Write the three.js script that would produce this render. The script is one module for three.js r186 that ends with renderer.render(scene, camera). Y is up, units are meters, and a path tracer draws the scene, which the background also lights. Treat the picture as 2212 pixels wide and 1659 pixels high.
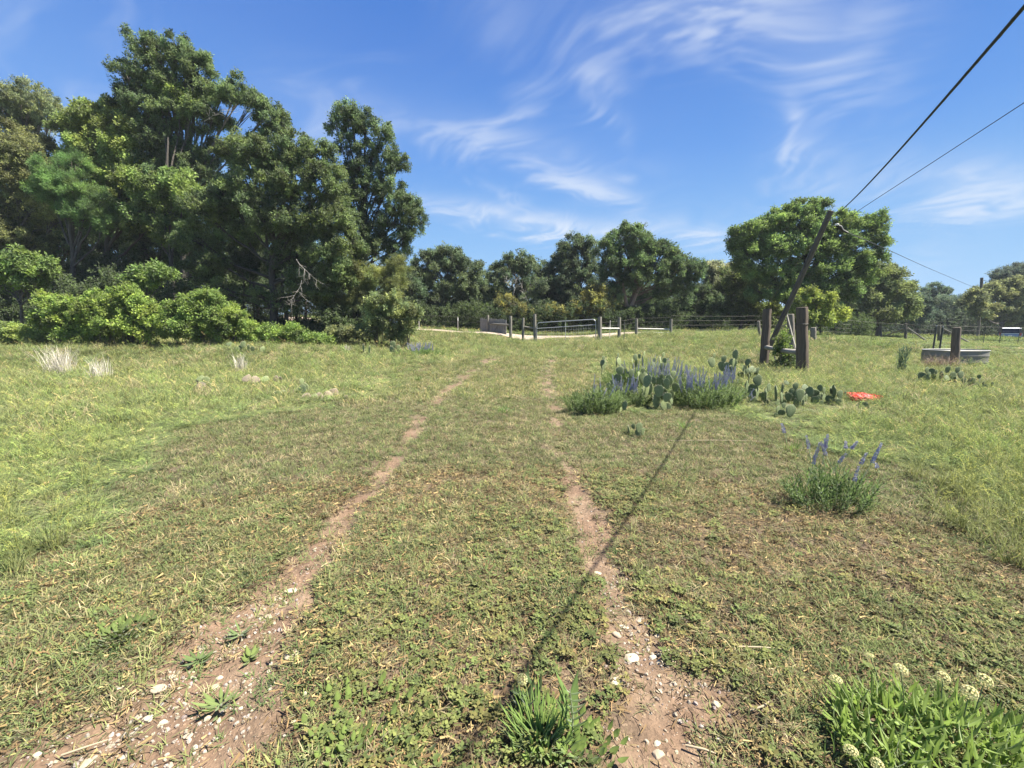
import * as THREE from 'three';
import { mergeGeometries } from 'three/addons/utils/BufferGeometryUtils.js';

// ---------------------------------------------------------------- camera, sky, sun, exposure
const EYE = 1.55, PITCH = -8.07 * Math.PI / 180, FOV = 85.84;
const scene = new THREE.Scene();
const camera = new THREE.PerspectiveCamera(FOV, 4 / 3, 0.05, 3000);
camera.position.set(0, EYE, 0);
camera.rotation.x = PITCH;
const renderer = new THREE.WebGLRenderer({ antialias: true });
renderer.setSize(1024, 768);
renderer.toneMapping = THREE.LinearToneMapping;
const EXPO = 3.2;
renderer.toneMappingExposure = EXPO;
renderer.shadowMap.enabled = true;

const SUN = new THREE.Vector3(0.635, 1, 0.08).normalize();
const sun = new THREE.DirectionalLight(new THREE.Color(1, 0.94, 0.82), 5);
sun.name = 'sun';
sun.position.copy(SUN).multiplyScalar(150);
sun.castShadow = true;
Object.assign(sun.shadow.camera, { left: -70, right: 70, top: 70, bottom: -70, far: 400 });
sun.shadow.mapSize.set(4096, 4096);
scene.add(sun, sun.target);
scene.fog = new THREE.FogExp2(new THREE.Color(0.82, 0.9, 1), 0.0004);

// ---------------------------------------------------------------- small maths
function rng(seed) {
  let a = seed >>> 0;
  return () => { a = (a + 0x6d2b79f5) | 0; let t = Math.imul(a ^ (a >>> 15), 1 | a); t = (t + Math.imul(t ^ (t >>> 7), 61 | t)) ^ t; return ((t ^ (t >>> 14)) >>> 0) / 4294967296; };
}
const clamp = (x, a = 0, b = 1) => Math.min(b, Math.max(a, x));
const lerp = (a, b, t) => a + (b - a) * t;
const ss = (a, b, x) => { const t = clamp((x - a) / (b - a)); return t * t * (3 - 2 * t); };
function hash(ix, iy, iz = 0) {
  let h = Math.imul(ix, 374761393) + Math.imul(iy, 668265263) + Math.imul(iz, 1274126177) | 0;
  h = Math.imul(h ^ (h >>> 13), 1274126177); return ((h ^ (h >>> 16)) >>> 0) / 4294967296;
}
function vn(x, y, s = 0) {                                    // value noise, 0..1
  const ix = Math.floor(x), iy = Math.floor(y); let u = x - ix, v = y - iy;
  u = u * u * (3 - 2 * u); v = v * v * (3 - 2 * v);
  const a = hash(ix, iy, s), b = hash(ix + 1, iy, s), c = hash(ix, iy + 1, s), d = hash(ix + 1, iy + 1, s);
  return a + (b - a) * u + (c - a) * v + (a - b - c + d) * u * v;
}
function fbm(x, y, o = 4, s = 0) { let a = 0.5, t = 0, n = 0; for (let i = 0; i < o; i++) { t += a * vn(x, y, s + i * 17); n += a; a *= 0.5; x = x * 2.03 + 5.1; y = y * 2.03 - 3.7; } return t / n; }

// the lens: a photograph position (2212 wide) to a direction, to a point at a depth, or to the ground
const F = 829.5 / Math.tan(FOV * Math.PI / 360), CP = Math.cos(PITCH), SP = Math.sin(PITCH);
function ray(px, py) { const x = (px - 1106) / F, y = (829.5 - py) / F; return [x, y * CP + SP, y * SP - CP]; }
function at(px, py, d) { const r = ray(px, py), k = d / -r[2]; return new THREE.Vector3(r[0] * k, EYE + r[1] * k, -d); }
function atH(px, py, h) { const r = ray(px, py), k = (h - EYE) / r[1]; return new THREE.Vector3(r[0] * k, h, r[2] * k); }   // where that sight line is h above the camera's ground
const mpp = (p) => (-(p.z) * CP - (p.y - EYE) * SP * -1) / F;                // metres per photograph pixel at a point

// ---------------------------------------------------------------- terrain height
const CTRL = [];
for (const [px, py, d] of [[60, 745, 20], [300, 741, 20], [530, 738, 20], [700, 740, 21], [110, 805, 14], [420, 690, 36], [600, 684, 33.5], [720, 702, 30.5], [900, 712, 29], [1040, 718, 28.5], [1200, 727, 28], [1420, 718, 31], [1160, 741, 25.8], [1290, 738, 24.2], [1450, 722, 27], [1600, 714, 34], [1850, 728, 45], [2080, 734, 49], [2185, 739, 53], [2186, 740, 46], [2120, 737, 46], [2212, 742, 46], [2000, 790, 16.2], [1730, 807, 13.4], [1960, 736, 31], [1850, 727, 31], [2030, 739, 30], [2130, 743, 29], [2212, 748, 28], [2212, 742, 40], [2120, 738, 40], [1000, 770, 17], [1200, 775, 17]]) { const p = at(px, py, d); CTRL.push([p.x, p.z, p.y]); }
for (let x = -9; x <= 9; x += 3) for (let z = -9; z <= 3; z += 3) CTRL.push([x, z, 0]);
for (const c of [[16, -9, -0.02], [25, -8, -0.05], [-16, -9, 0.05], [-25, -10, 0.1], [0, 25, 0], [25, 20, 0], [-25, 20, 0], [-40, -30, 1], [-30, -50, 1.4], [0, -50, 1.3], [0, -90, 1.5], [-60, -90, 1.8], [30, -60, 0.7], [60, -90, 0.2], [90, -60, -0.4], [75, -40, -0.5], [45, -22, -0.2], [130, -110, 0]]) CTRL.push(c);
function hill(x, z) {
  let n = 0, t = 0;
  for (const c of CTRL) { const dx = x - c[0], dz = z - c[1], q = dx * dx + dz * dz + 3, w = 1 / (q * q); n += w; t += w * c[2]; }
  return t / n;
}
function ground(px, py) {                                     // where that sight line meets the terrain
  const r = ray(px, py); let k = 0.8;
  for (let i = 0; i < 4000; i++) { const x = r[0] * k, z = r[2] * k; if (EYE + r[1] * k <= hill(x, z)) break; k *= 1.004; }
  return new THREE.Vector3(r[0] * k, hill(r[0] * k, r[2] * k), r[2] * k);
}

// ---------------------------------------------------------------- the sky: clear blue with thin cirrus
{
  const W = 3072, H = 1536, data = new Float32Array(W * H * 4);
  const stops = [[-90, .1, .13, .16], [-6, .2, .28, .36], [0, .47, .70, .97], [6, .36, .62, .95], [12, .265, .52, .92], [20, .16, .375, .85], [30, .094, .26, .73], [45, .06, .182, .6], [90, .042, .13, .48]];
  const streaks = [
    [[820, 252], [950, 283], [1080, 312], [1200, 352], [1300, 400], 34, .46], [[905, 440], [1050, 464], [1180, 490], [1300, 500], [1460, 488], 19, .85],
    [[1150, 365], [1290, 412], [1385, 444], 14, .55], [[1060, 272], [1110, 242], [1180, 236], 11, .4], [[1090, 210], [1150, 190], [1200, 180], 14, .25],
    [[1200, 120], [1300, 160], [1345, 190], 20, .36], [[1275, 205], [1335, 275], [1350, 330], 14, .2], [[1265, 60], [1400, 25], [1550, 5], [1750, -30], 46, .62],
    [[1580, 60], [1700, 100], [1800, 150], [1890, 195], 40, .46], [[1700, 215], [1722, 290], [1728, 340], 13, .52], [[1715, 310], [1770, 385], [1860, 415], 48, .3],
    [[1950, 380], [2080, 392], [2260, 405], 30, .7], [[1990, 442], [2120, 436], [2260, 425], 20, .6], [[1480, 508], [1580, 512], 12, .75], [[600, 235], [720, 280], [770, 305], 45, .22],
    [[1000, -10], [1100, 45], [1170, 130], 55, .16], [[1840, 30], [1960, 45], 42, .28], [[1020, 395], [1110, 430], [1160, 465], 9, .24], [[120, 210], [160, 235], 35, .22], [[1950, 560], [2080, 548], 26, .14], [[1335, 385], [1375, 392], 9, .3]].map((s) => {
    const I = s.at(-1), w = s.at(-2) * 0.058, pts = s.slice(0, -2).map(([x, y]) => { const r = ray(x, y), l = Math.hypot(...r); return [Math.atan2(r[0], -r[2]) * 57.3, Math.asin(r[1] / l) * 57.3]; });
    const xs = pts.map((p) => p[0]), ys = pts.map((p) => p[1]);
    return { I, w, pts, box: [Math.min(...xs) - w * 5, Math.max(...xs) + w * 5, Math.min(...ys) - w * 3, Math.max(...ys) + w * 3] };
  });
  for (let row = 0; row < H; row++) {
    const el = ((row + .5) / H - .5) * 180, y = Math.sin(el / 57.2958), c = Math.cos(el / 57.2958);
    let k = 0; while (k < stops.length - 2 && el > stops[k + 1][0]) k++;
    const t = clamp((el - stops[k][0]) / (stops[k + 1][0] - stops[k][0])), base = [1, 2, 3].map((i) => lerp(stops[k][i], stops[k + 1][i], t));
    for (let col = 0; col < W; col++) {
      const a = ((col + .5) / W - .5) * 2 * Math.PI, x = Math.cos(a) * c, z = Math.sin(a) * c;
      let cloud = 0, veil = 0;
      if (el > 0.3) {
        const px = x / (y + .12), pz = z / (y + .12), wx = fbm(px * 1.3, pz * 1.3, 3, 3) * 1.6, wz = fbm(px * 1.3 + 9, pz * 1.3, 3, 7) * 1.6;
        const u = px * .8 + pz * .6, v = -px * .6 + pz * .8;
        const fib = fbm((u + wx) * 2.6, (v + wz) * 9, 5, 11), big = fbm(px * .7 + 3, pz * .7 + 1, 3, 23), fine = fbm((u + wx * .6) * 9, (v + wz * .6) * 22, 3, 31);
        veil = ss(.52, .85, big) * ss(.4, .85, fib) * .32 + ss(.45, .8, big) * .05;
        let az = Math.atan2(x, -z) * 57.2958;
        const ja = az + (fib - .5) * 4.5, je = el + (fine - .5) * 1.4 + (wx - .8) * .9;
        for (const s of streaks) {
          if (az < s.box[0] || az > s.box[1] || el < s.box[2] || el > s.box[3]) continue;
          let best = 99, along = 0;
          for (let i = 0; i + 1 < s.pts.length; i++) {
            const [x0, y0] = s.pts[i], [x1, y1] = s.pts[i + 1], dx = (x1 - x0) * c, dy = y1 - y0, qx = (ja - x0) * c, qy = je - y0, h = clamp((qx * dx + qy * dy) / (dx * dx + dy * dy)), q = Math.hypot(qx - dx * h, qy - dy * h);
            if (q < best) { best = q; along = (i + h) / (s.pts.length - 1); }
          }
          const f = Math.exp(-((best / (s.w * 1.2)) ** 2)) * (0.35 + 0.65 * Math.sin(Math.PI * clamp(along * .9 + .05)));
          cloud = 1 - (1 - cloud) * (1 - s.I * f * (.34 + 1.0 * ss(.3, .72, fib * .6 + fine * .4)));
        }
        cloud = clamp(1 - (1 - cloud) * (1 - veil)) * ss(.3, 5, el);
      }
      const o = (row * W + col) * 4, white = [.80, .88, 1.0];
      for (let i = 0; i < 3; i++) data[o + i] = lerp(base[i], white[i], cloud * .85) / EXPO;
      data[o + 3] = 1;
    }
  }
  const sky = new THREE.DataTexture(data, W, H, THREE.RGBAFormat, THREE.FloatType);
  sky.mapping = THREE.EquirectangularReflectionMapping; sky.magFilter = sky.minFilter = THREE.LinearFilter; sky.needsUpdate = true;
  scene.background = sky; scene.environment = sky;
}

// ---------------------------------------------------------------- naming and tagging
const used = new Map();
function numbered(n) { const k = used.get(n) ?? 0; used.set(n, k + 1); return k ? n + '_' + String(k).padStart(3, '0') : n; }
function tag(o, label, category, group, kind) {
  if (label) o.userData.label = label; if (category) o.userData.category = category; if (group) o.userData.group = group; if (kind) o.userData.kind = kind;
  return o;
}
function thing(name, label, category, pos, group) { const g = new THREE.Group(); g.name = numbered(name); g.position.copy(pos); scene.add(g); return tag(g, label, category, group); }
function mesh(name, geo, mat, parent, top = false) {
  const m = new THREE.Mesh(geo, mat); m.name = top ? numbered(name) : name; m.castShadow = m.receiveShadow = true; (parent ?? scene).add(m); return m;
}
function inst(name, geo, mat, list, parent, kind = 'stuff', top = false) {       // list of {m: Matrix4, c: [r,g,b]}
  const im = new THREE.InstancedMesh(geo, mat, list.length), col = new THREE.Color();
  list.forEach((e, i) => { im.setMatrixAt(i, e.m); im.setColorAt(i, col.setRGB(...e.c)); });
  im.name = top ? numbered(name) : name; im.castShadow = im.receiveShadow = true; if (kind) im.userData.kind = kind; (parent ?? scene).add(im); return im;
}

// ---------------------------------------------------------------- geometry helpers
class GB {                                                    // collects triangles with vertex colours
  constructor() { this.p = []; this.c = []; this.i = []; this.u = []; }
  v(x, y, z, c = [1, 1, 1], u = 0, w = 0) { this.p.push(x, y, z); this.c.push(...c); this.u.push(u, w); return this.p.length / 3 - 1; }
  tri(a, b, c) { this.i.push(a, b, c); }
  quad(a, b, c, d) { this.i.push(a, b, c, a, c, d); }
  geo() {
    const g = new THREE.BufferGeometry(); g.setAttribute('position', new THREE.Float32BufferAttribute(this.p, 3)); g.setAttribute('color', new THREE.Float32BufferAttribute(this.c, 3));
    g.setAttribute('uv', new THREE.Float32BufferAttribute(this.u, 2)); g.setIndex(this.i); g.computeVertexNormals(); return g;
  }
}
const V = (x, y, z) => new THREE.Vector3(x, y, z), UP = V(0, 1, 0);
function tube(gb, pts, radii, seg = 6, col = [1, 1, 1], caps = true) {           // tapered tube along points
  const n = pts.length; let prev = null, nx = null; const rows = []; let len = 0;
  for (let i = 0; i < n; i++) {
    const t = pts[Math.min(i + 1, n - 1)].clone().sub(pts[Math.max(i - 1, 0)]).normalize();
    if (!nx) nx = Math.abs(t.y) < .9 ? V(0, 1, 0).cross(t).normalize() : V(1, 0, 0).cross(t).normalize(); else nx = nx.addScaledVector(t, -nx.dot(t)).normalize();
    const ny = t.clone().cross(nx), r = Array.isArray(radii) ? radii[i] : radii; if (i) len += pts[i].distanceTo(pts[i - 1]);
    const row = []; for (let s = 0; s <= seg; s++) { const a = s / seg * Math.PI * 2, q = pts[i].clone().addScaledVector(nx, Math.cos(a) * r).addScaledVector(ny, Math.sin(a) * r); row.push(gb.v(q.x, q.y, q.z, col, s / seg * 2 * Math.PI * (Array.isArray(radii) ? radii[0] : radii), len)); }
    rows.push(row); nx = nx.clone();
  }
  for (let i = 0; i + 1 < n; i++) for (let s = 0; s < seg; s++) gb.quad(rows[i][s], rows[i][s + 1], rows[i + 1][s + 1], rows[i + 1][s]);
  if (caps) for (const [i, f] of [[0, -1], [n - 1, 1]]) { const c = gb.v(pts[i].x, pts[i].y, pts[i].z, col, 0, len); const q = rows[i].map((k) => gb.v(gb.p[k * 3], gb.p[k * 3 + 1], gb.p[k * 3 + 2], col, 0, 0)); for (let s = 0; s < seg; s++) f > 0 ? gb.tri(c, q[s], q[s + 1]) : gb.tri(c, q[s + 1], q[s]); }
}
function leaf(gb, base, dir, side, len, wid, col, droop = .15) {                 // a folded leaf of four triangles
  const n = dir.clone().cross(side).normalize(), m = base.clone().addScaledVector(dir, len * .45), tip = base.clone().addScaledVector(dir, len).addScaledVector(n, -len * droop);
  const l = m.clone().addScaledVector(side, wid / 2).addScaledVector(n, wid * .14), r = m.clone().addScaledVector(side, -wid / 2).addScaledVector(n, wid * .14);
  const a = gb.v(base.x, base.y, base.z, col), b = gb.v(l.x, l.y, l.z, col), c = gb.v(tip.x, tip.y, tip.z, col), d = gb.v(r.x, r.y, r.z, col), e = gb.v(m.x, m.y, m.z, col);
  gb.tri(a, b, e); gb.tri(b, c, e); gb.tri(a, e, d); gb.tri(e, c, d);
}
function blade(gb, base, az, lean, bend, len, wid, c0, c1) {                    // a grass blade of three segments
  const ca = Math.cos(az), sa = Math.sin(az); let x = base.x, y = base.y, z = base.z, th = lean; const N = 3, rows = [];
  for (let i = 0; i <= N; i++) {
    const t = i / N, w = wid * (i === N ? .08 : 1 - t * .45) / 2, c = [0, 1, 2].map((k) => lerp(c0[k], c1[k], t));
    rows.push([gb.v(x - sa * w, y, z + ca * w, c), gb.v(x + sa * w, y, z - ca * w, c)]);
    const s = len / N; x += Math.sin(th) * ca * s; z += Math.sin(th) * sa * s; y += Math.cos(th) * s; th += bend / N;
  }
  for (let i = 0; i < N; i++) gb.quad(rows[i][0], rows[i][1], rows[i + 1][1], rows[i + 1][0]);
}
const randDir = (R) => { const z = R() * 2 - 1, a = R() * 6.2832, s = Math.sqrt(1 - z * z); return V(s * Math.cos(a), z, s * Math.sin(a)); };
const mat4 = (p, q, s) => new THREE.Matrix4().compose(p, q, typeof s === 'number' ? V(s, s, s) : s);
const qUp = (d) => new THREE.Quaternion().setFromUnitVectors(UP, d);
const spin = (q, a) => q.clone().multiply(new THREE.Quaternion().setFromAxisAngle(UP, a));

// ---------------------------------------------------------------- textures and materials
function dataTex(n, fn, rep) {                                // fn(u, v) -> value 0..1 or [r, g, b]; tiles
  const d = new Uint8Array(n * n * 4);
  for (let y = 0; y < n; y++) for (let x = 0; x < n; x++) { const c = fn(x / n, y / n), o = (y * n + x) * 4; for (let k = 0; k < 3; k++) d[o + k] = clamp(typeof c === 'number' ? c : c[k]) * 255; d[o + 3] = 255; }
  const t = new THREE.DataTexture(d, n, n); t.wrapS = t.wrapT = THREE.RepeatWrapping; t.magFilter = t.minFilter = THREE.LinearFilter; if (rep) t.repeat.set(...rep); t.needsUpdate = true; return t;
}
function tn(u, v, f, s) {                                     // tiling value noise of f cells
  const x = u * f, y = v * f, ix = Math.floor(x), iy = Math.floor(y), w = (k) => ((k % f) + f) % f; let a = x - ix, b = y - iy; a = a * a * (3 - 2 * a); b = b * b * (3 - 2 * b);
  const p = hash(w(ix), w(iy), s), q = hash(w(ix + 1), w(iy), s), r = hash(w(ix), w(iy + 1), s), t = hash(w(ix + 1), w(iy + 1), s);
  return p + (q - p) * a + (r - p) * b + (p - q - r + t) * a * b;
}
const soilTex = (() => {
  const n = 1024, R = rng(77), grid = new Float32Array(n * n), spots = new Float32Array(n * n);
  for (let k = 0; k < 5200; k++) { const cx = R() * n, cy = R() * n, r = 1 + R() ** 3 * 6, val = R() < .6 ? .5 + R() * .5 : -.5 * R(); for (let y = -8; y <= 8; y++) for (let x = -8; x <= 8; x++) if (x * x + y * y * 1.4 < r * r) spots[(((cy + y) | 0) + n) % n * n + (((cx + x) | 0) + n) % n] = val; }
  for (let k = 0; k < 1500; k++) { let x = R() * n, y = R() * n; const a = R() * 6.28, L = 8 + R() * 40, val = R() < .7 ? .55 : -.4; for (let t = 0; t < L; t++) { spots[((y | 0) + n) % n * n + ((x | 0) + n) % n] = val; x += Math.cos(a); y += Math.sin(a); } }
  const f = (u, v) => { const b = tn(u, v, 8, 1) * .2 + tn(u, v, 32, 2) * .25 + tn(u, v, 96, 3) * .3 + tn(u, v, 256, 4) * .25; return b; };
  return { map: dataTex(n, (u, v) => { const b = f(u, v), s = spots[((v * n) | 0) * n + ((u * n) | 0)]; const l = .42 + (b - .5) * .5 + s * .3; return [l, l * (1 + s * .05), l * (1 + s * .08)]; }), bump: dataTex(n, (u, v) => .45 + (f(u, v) - .5) * .7 + Math.abs(spots[((v * n) | 0) * n + ((u * n) | 0)]) * .3) };
})();
const barkTex = dataTex(256, (u, v) => { const a = tn(u, v, 8, 5), w = tn(u, v, 6, 8) * .12, b = Math.abs(Math.sin((u + w) * 6.2832 * 9 + tn(u, v, 16, 6) * 3)); return .35 + a * .25 + b * .25 + tn(u, v, 64, 7) * .15; }, [2, 1]);
const woodTex = dataTex(512, (u, v) => { const w = tn(u, v, 4, 3) * .05; let g = 0; g += tn(u + w, v * .06, 128, 2) * .5 + tn(u + w, v * .1, 48, 4) * .3; const crack = ss(.74, .8, tn(u + w * .6, v * .12, 40, 9)); return clamp(.45 + g * .65 - crack * .25 - .05 + tn(u, v, 128, 1) * .1); }, [1, .5]);
const std = (o) => new THREE.MeshStandardMaterial({ roughness: .85, ...o });
const M = {
  soil: std({ map: soilTex.map, bumpMap: soilTex.bump, bumpScale: .012, vertexColors: true, roughness: 1 }),
  leafy: new THREE.MeshPhysicalMaterial({ color: 0xffffff, vertexColors: true, roughness: 1, transmission: .5, thickness: 0, side: THREE.DoubleSide, specularIntensity: .5 }),
  grass: new THREE.MeshPhysicalMaterial({ color: 0xffffff, vertexColors: true, roughness: 1, transmission: .4, thickness: 0, side: THREE.DoubleSide, specularIntensity: .4 }),
  dry: std({ vertexColors: true, roughness: .9, side: THREE.DoubleSide }),
  bark: std({ map: barkTex, bumpMap: barkTex, bumpScale: .03, vertexColors: true, roughness: .95 }),
  postwood: std({ map: woodTex, bumpMap: woodTex, bumpScale: .004, vertexColors: true, roughness: .9 }),
  grey: std({ map: woodTex, bumpMap: woodTex, bumpScale: .006, color: new THREE.Color().setRGB(.33, .33, .32), roughness: .9 }),
  galv: std({ color: new THREE.Color().setRGB(.42, .43, .42), metalness: .45, roughness: .42 }),
  pvc: std({ color: new THREE.Color().setRGB(.5, .48, .44), roughness: .6 }),
  wire: std({ color: new THREE.Color().setRGB(.16, .15, .14), metalness: .5, roughness: .6 }),
  steel: std({ color: new THREE.Color().setRGB(.07, .075, .07), metalness: .3, roughness: .7 }),
  cable: std({ color: new THREE.Color().setRGB(.012, .012, .014), roughness: .6 }),
  stone: std({ vertexColors: true, roughness: .95 }),
  flower: std({ vertexColors: true, roughness: .8 }),
};

// ---------------------------------------------------------------- wheel tracks and mown ground, as lines on the terrain
const line = (a) => a.map(([px, py, w, b]) => { const p = ground(px, py); return [p.x, p.z, w * (py < 1300 ? .8 : .88), b * (py < 1100 ? .9 : 1)]; });
const TRACKS = [
  line([[40, 1760, .42, 1], [330, 1600, .36, 1], [430, 1480, .31, 1], [545, 1340, .24, 1], [640, 1240, .17, .95], [700, 1160, .15, .95], [745, 1110, .13, .9], [800, 1060, .12, .72], [845, 1005, .13, .85], [885, 945, .11, .7], [915, 895, .14, .78], [965, 845, .16, .74], [1010, 808, .22, .66], [1055, 780, .26, .58], [1105, 757, .28, .5], [1150, 744, .3, .48]]),
  line([[1540, 1760, .3, .75], [1470, 1600, .22, .72], [1425, 1470, .23, .74], [1385, 1380, .2, .72], [1340, 1290, .15, .6], [1295, 1190, .15, .85], [1275, 1130, .17, .95], [1240, 1060, .14, .85], [1215, 990, .12, .6], [1208, 940, .12, .55], [1195, 880, .17, .72], [1182, 830, .22, .68], [1185, 795, .25, .58], [1200, 765, .27, .5], [1212, 750, .28, .46]])];
function trackAt(x, z) {
  let best = 0;
  for (const T of TRACKS) for (let i = 0; i + 1 < T.length; i++) {
    const [x0, z0, w0, b0] = T[i], [x1, z1, w1, b1] = T[i + 1], dx = x1 - x0, dz = z1 - z0, h = clamp(((x - x0) * dx + (z - z0) * dz) / (dx * dx + dz * dz)), w = lerp(w0, w1, h), q = Math.hypot(x - x0 - dx * h, z - z0 - dz * h) / w;
    if (q < 2.6) best = Math.max(best, (1 - ss(.2, 2.3, q)) * lerp(b0, b1, h) * 1.08);
  }
  return best;
}
function bare(x, z) {                                         // 0 grown over .. 1 bare soil, ragged edges
  const t = trackAt(x, z); if (t <= 0) return 0;
  return clamp(ss(.3, .86, t + (fbm(x * 2.6, z * 2.6, 3, 5) - .5) * 1.4 + (vn(x * 13, z * 13, 6) - .5) * .4));
}
const MOWN = [[-900, 1420], [-200, 1330], [60, 1275], [270, 1150], [300, 1010], [540, 905], [760, 885], [900, 825], [1000, 775], [1090, 745], [1150, 738], [1280, 738], [1270, 760], [1275, 850], [1275, 900], [1500, 900], [1640, 915], [1730, 965], [1890, 1020], [1990, 1150], [2200, 1285], [2700, 1450]].map(([px, py]) => { const p = ground(px, py); return [p.x, p.z]; });
MOWN.push([6, 6], [-6, 6]);
function mown(x, z) {                                         // signed metres inside the short-grass patch
  let inside = false, best = 1e9;
  for (let i = 0, j = MOWN.length - 1; i < MOWN.length; j = i++) {
    const [xi, zi] = MOWN[i], [xj, zj] = MOWN[j]; if ((zi > z) !== (zj > z) && x < (xj - xi) * (z - zi) / (zj - zi) + xi) inside = !inside;
    const dx = xj - xi, dz = zj - zi, h = clamp(((x - xi) * dx + (z - zi) * dz) / (dx * dx + dz * dz)); best = Math.min(best, Math.hypot(x - xi - dx * h, z - zi - dz * h));
  }
  return inside ? best : -best;
}
const ROAD = [[250, 672, 42], [420, 680, 37], [560, 685, 34], [720, 702, 30.8], [900, 712, 29.2], [1040, 718, 28.8], [1225, 725, 28.9], [1420, 718, 31.5], [1600, 714, 35], [1850, 727, 46], [2080, 733, 50], [2300, 738, 56], [2700, 745, 66]].map(([px, py, d]) => at(px, py, d));
const roadCurve = new THREE.CatmullRomCurve3(ROAD), roadPts = roadCurve.getPoints(160);
function roadDist(x, z) { let b = 1e9; for (const p of roadPts) b = Math.min(b, (p.x - x) ** 2 + (p.z - z) ** 2); return Math.sqrt(b); }
function surf(x, z) {                                         // terrain with its small relief
  const r = Math.hypot(x, z); let y = hill(x, z);
  if (r < 14) { const f = 1 - ss(8, 14, r); y += f * ((fbm(x * 2.1, z * 2.1, 2, 2) - .5) * .05 + (vn(x * 9, z * 9, 4) - .5) * .018 + (vn(x * 24, z * 24, 9) - .5) * .009 - trackAt(x, z) * .035); }
  return y;
}

function groundS(px, py) { const p = ground(px, py), r = ray(px, py); for (let i = 0; i < 6; i++) { const k = (surf(p.x, p.z) - EYE) / r[1]; p.set(r[0] * k, surf(r[0] * k, r[2] * k), r[2] * k); } return p; }
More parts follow.
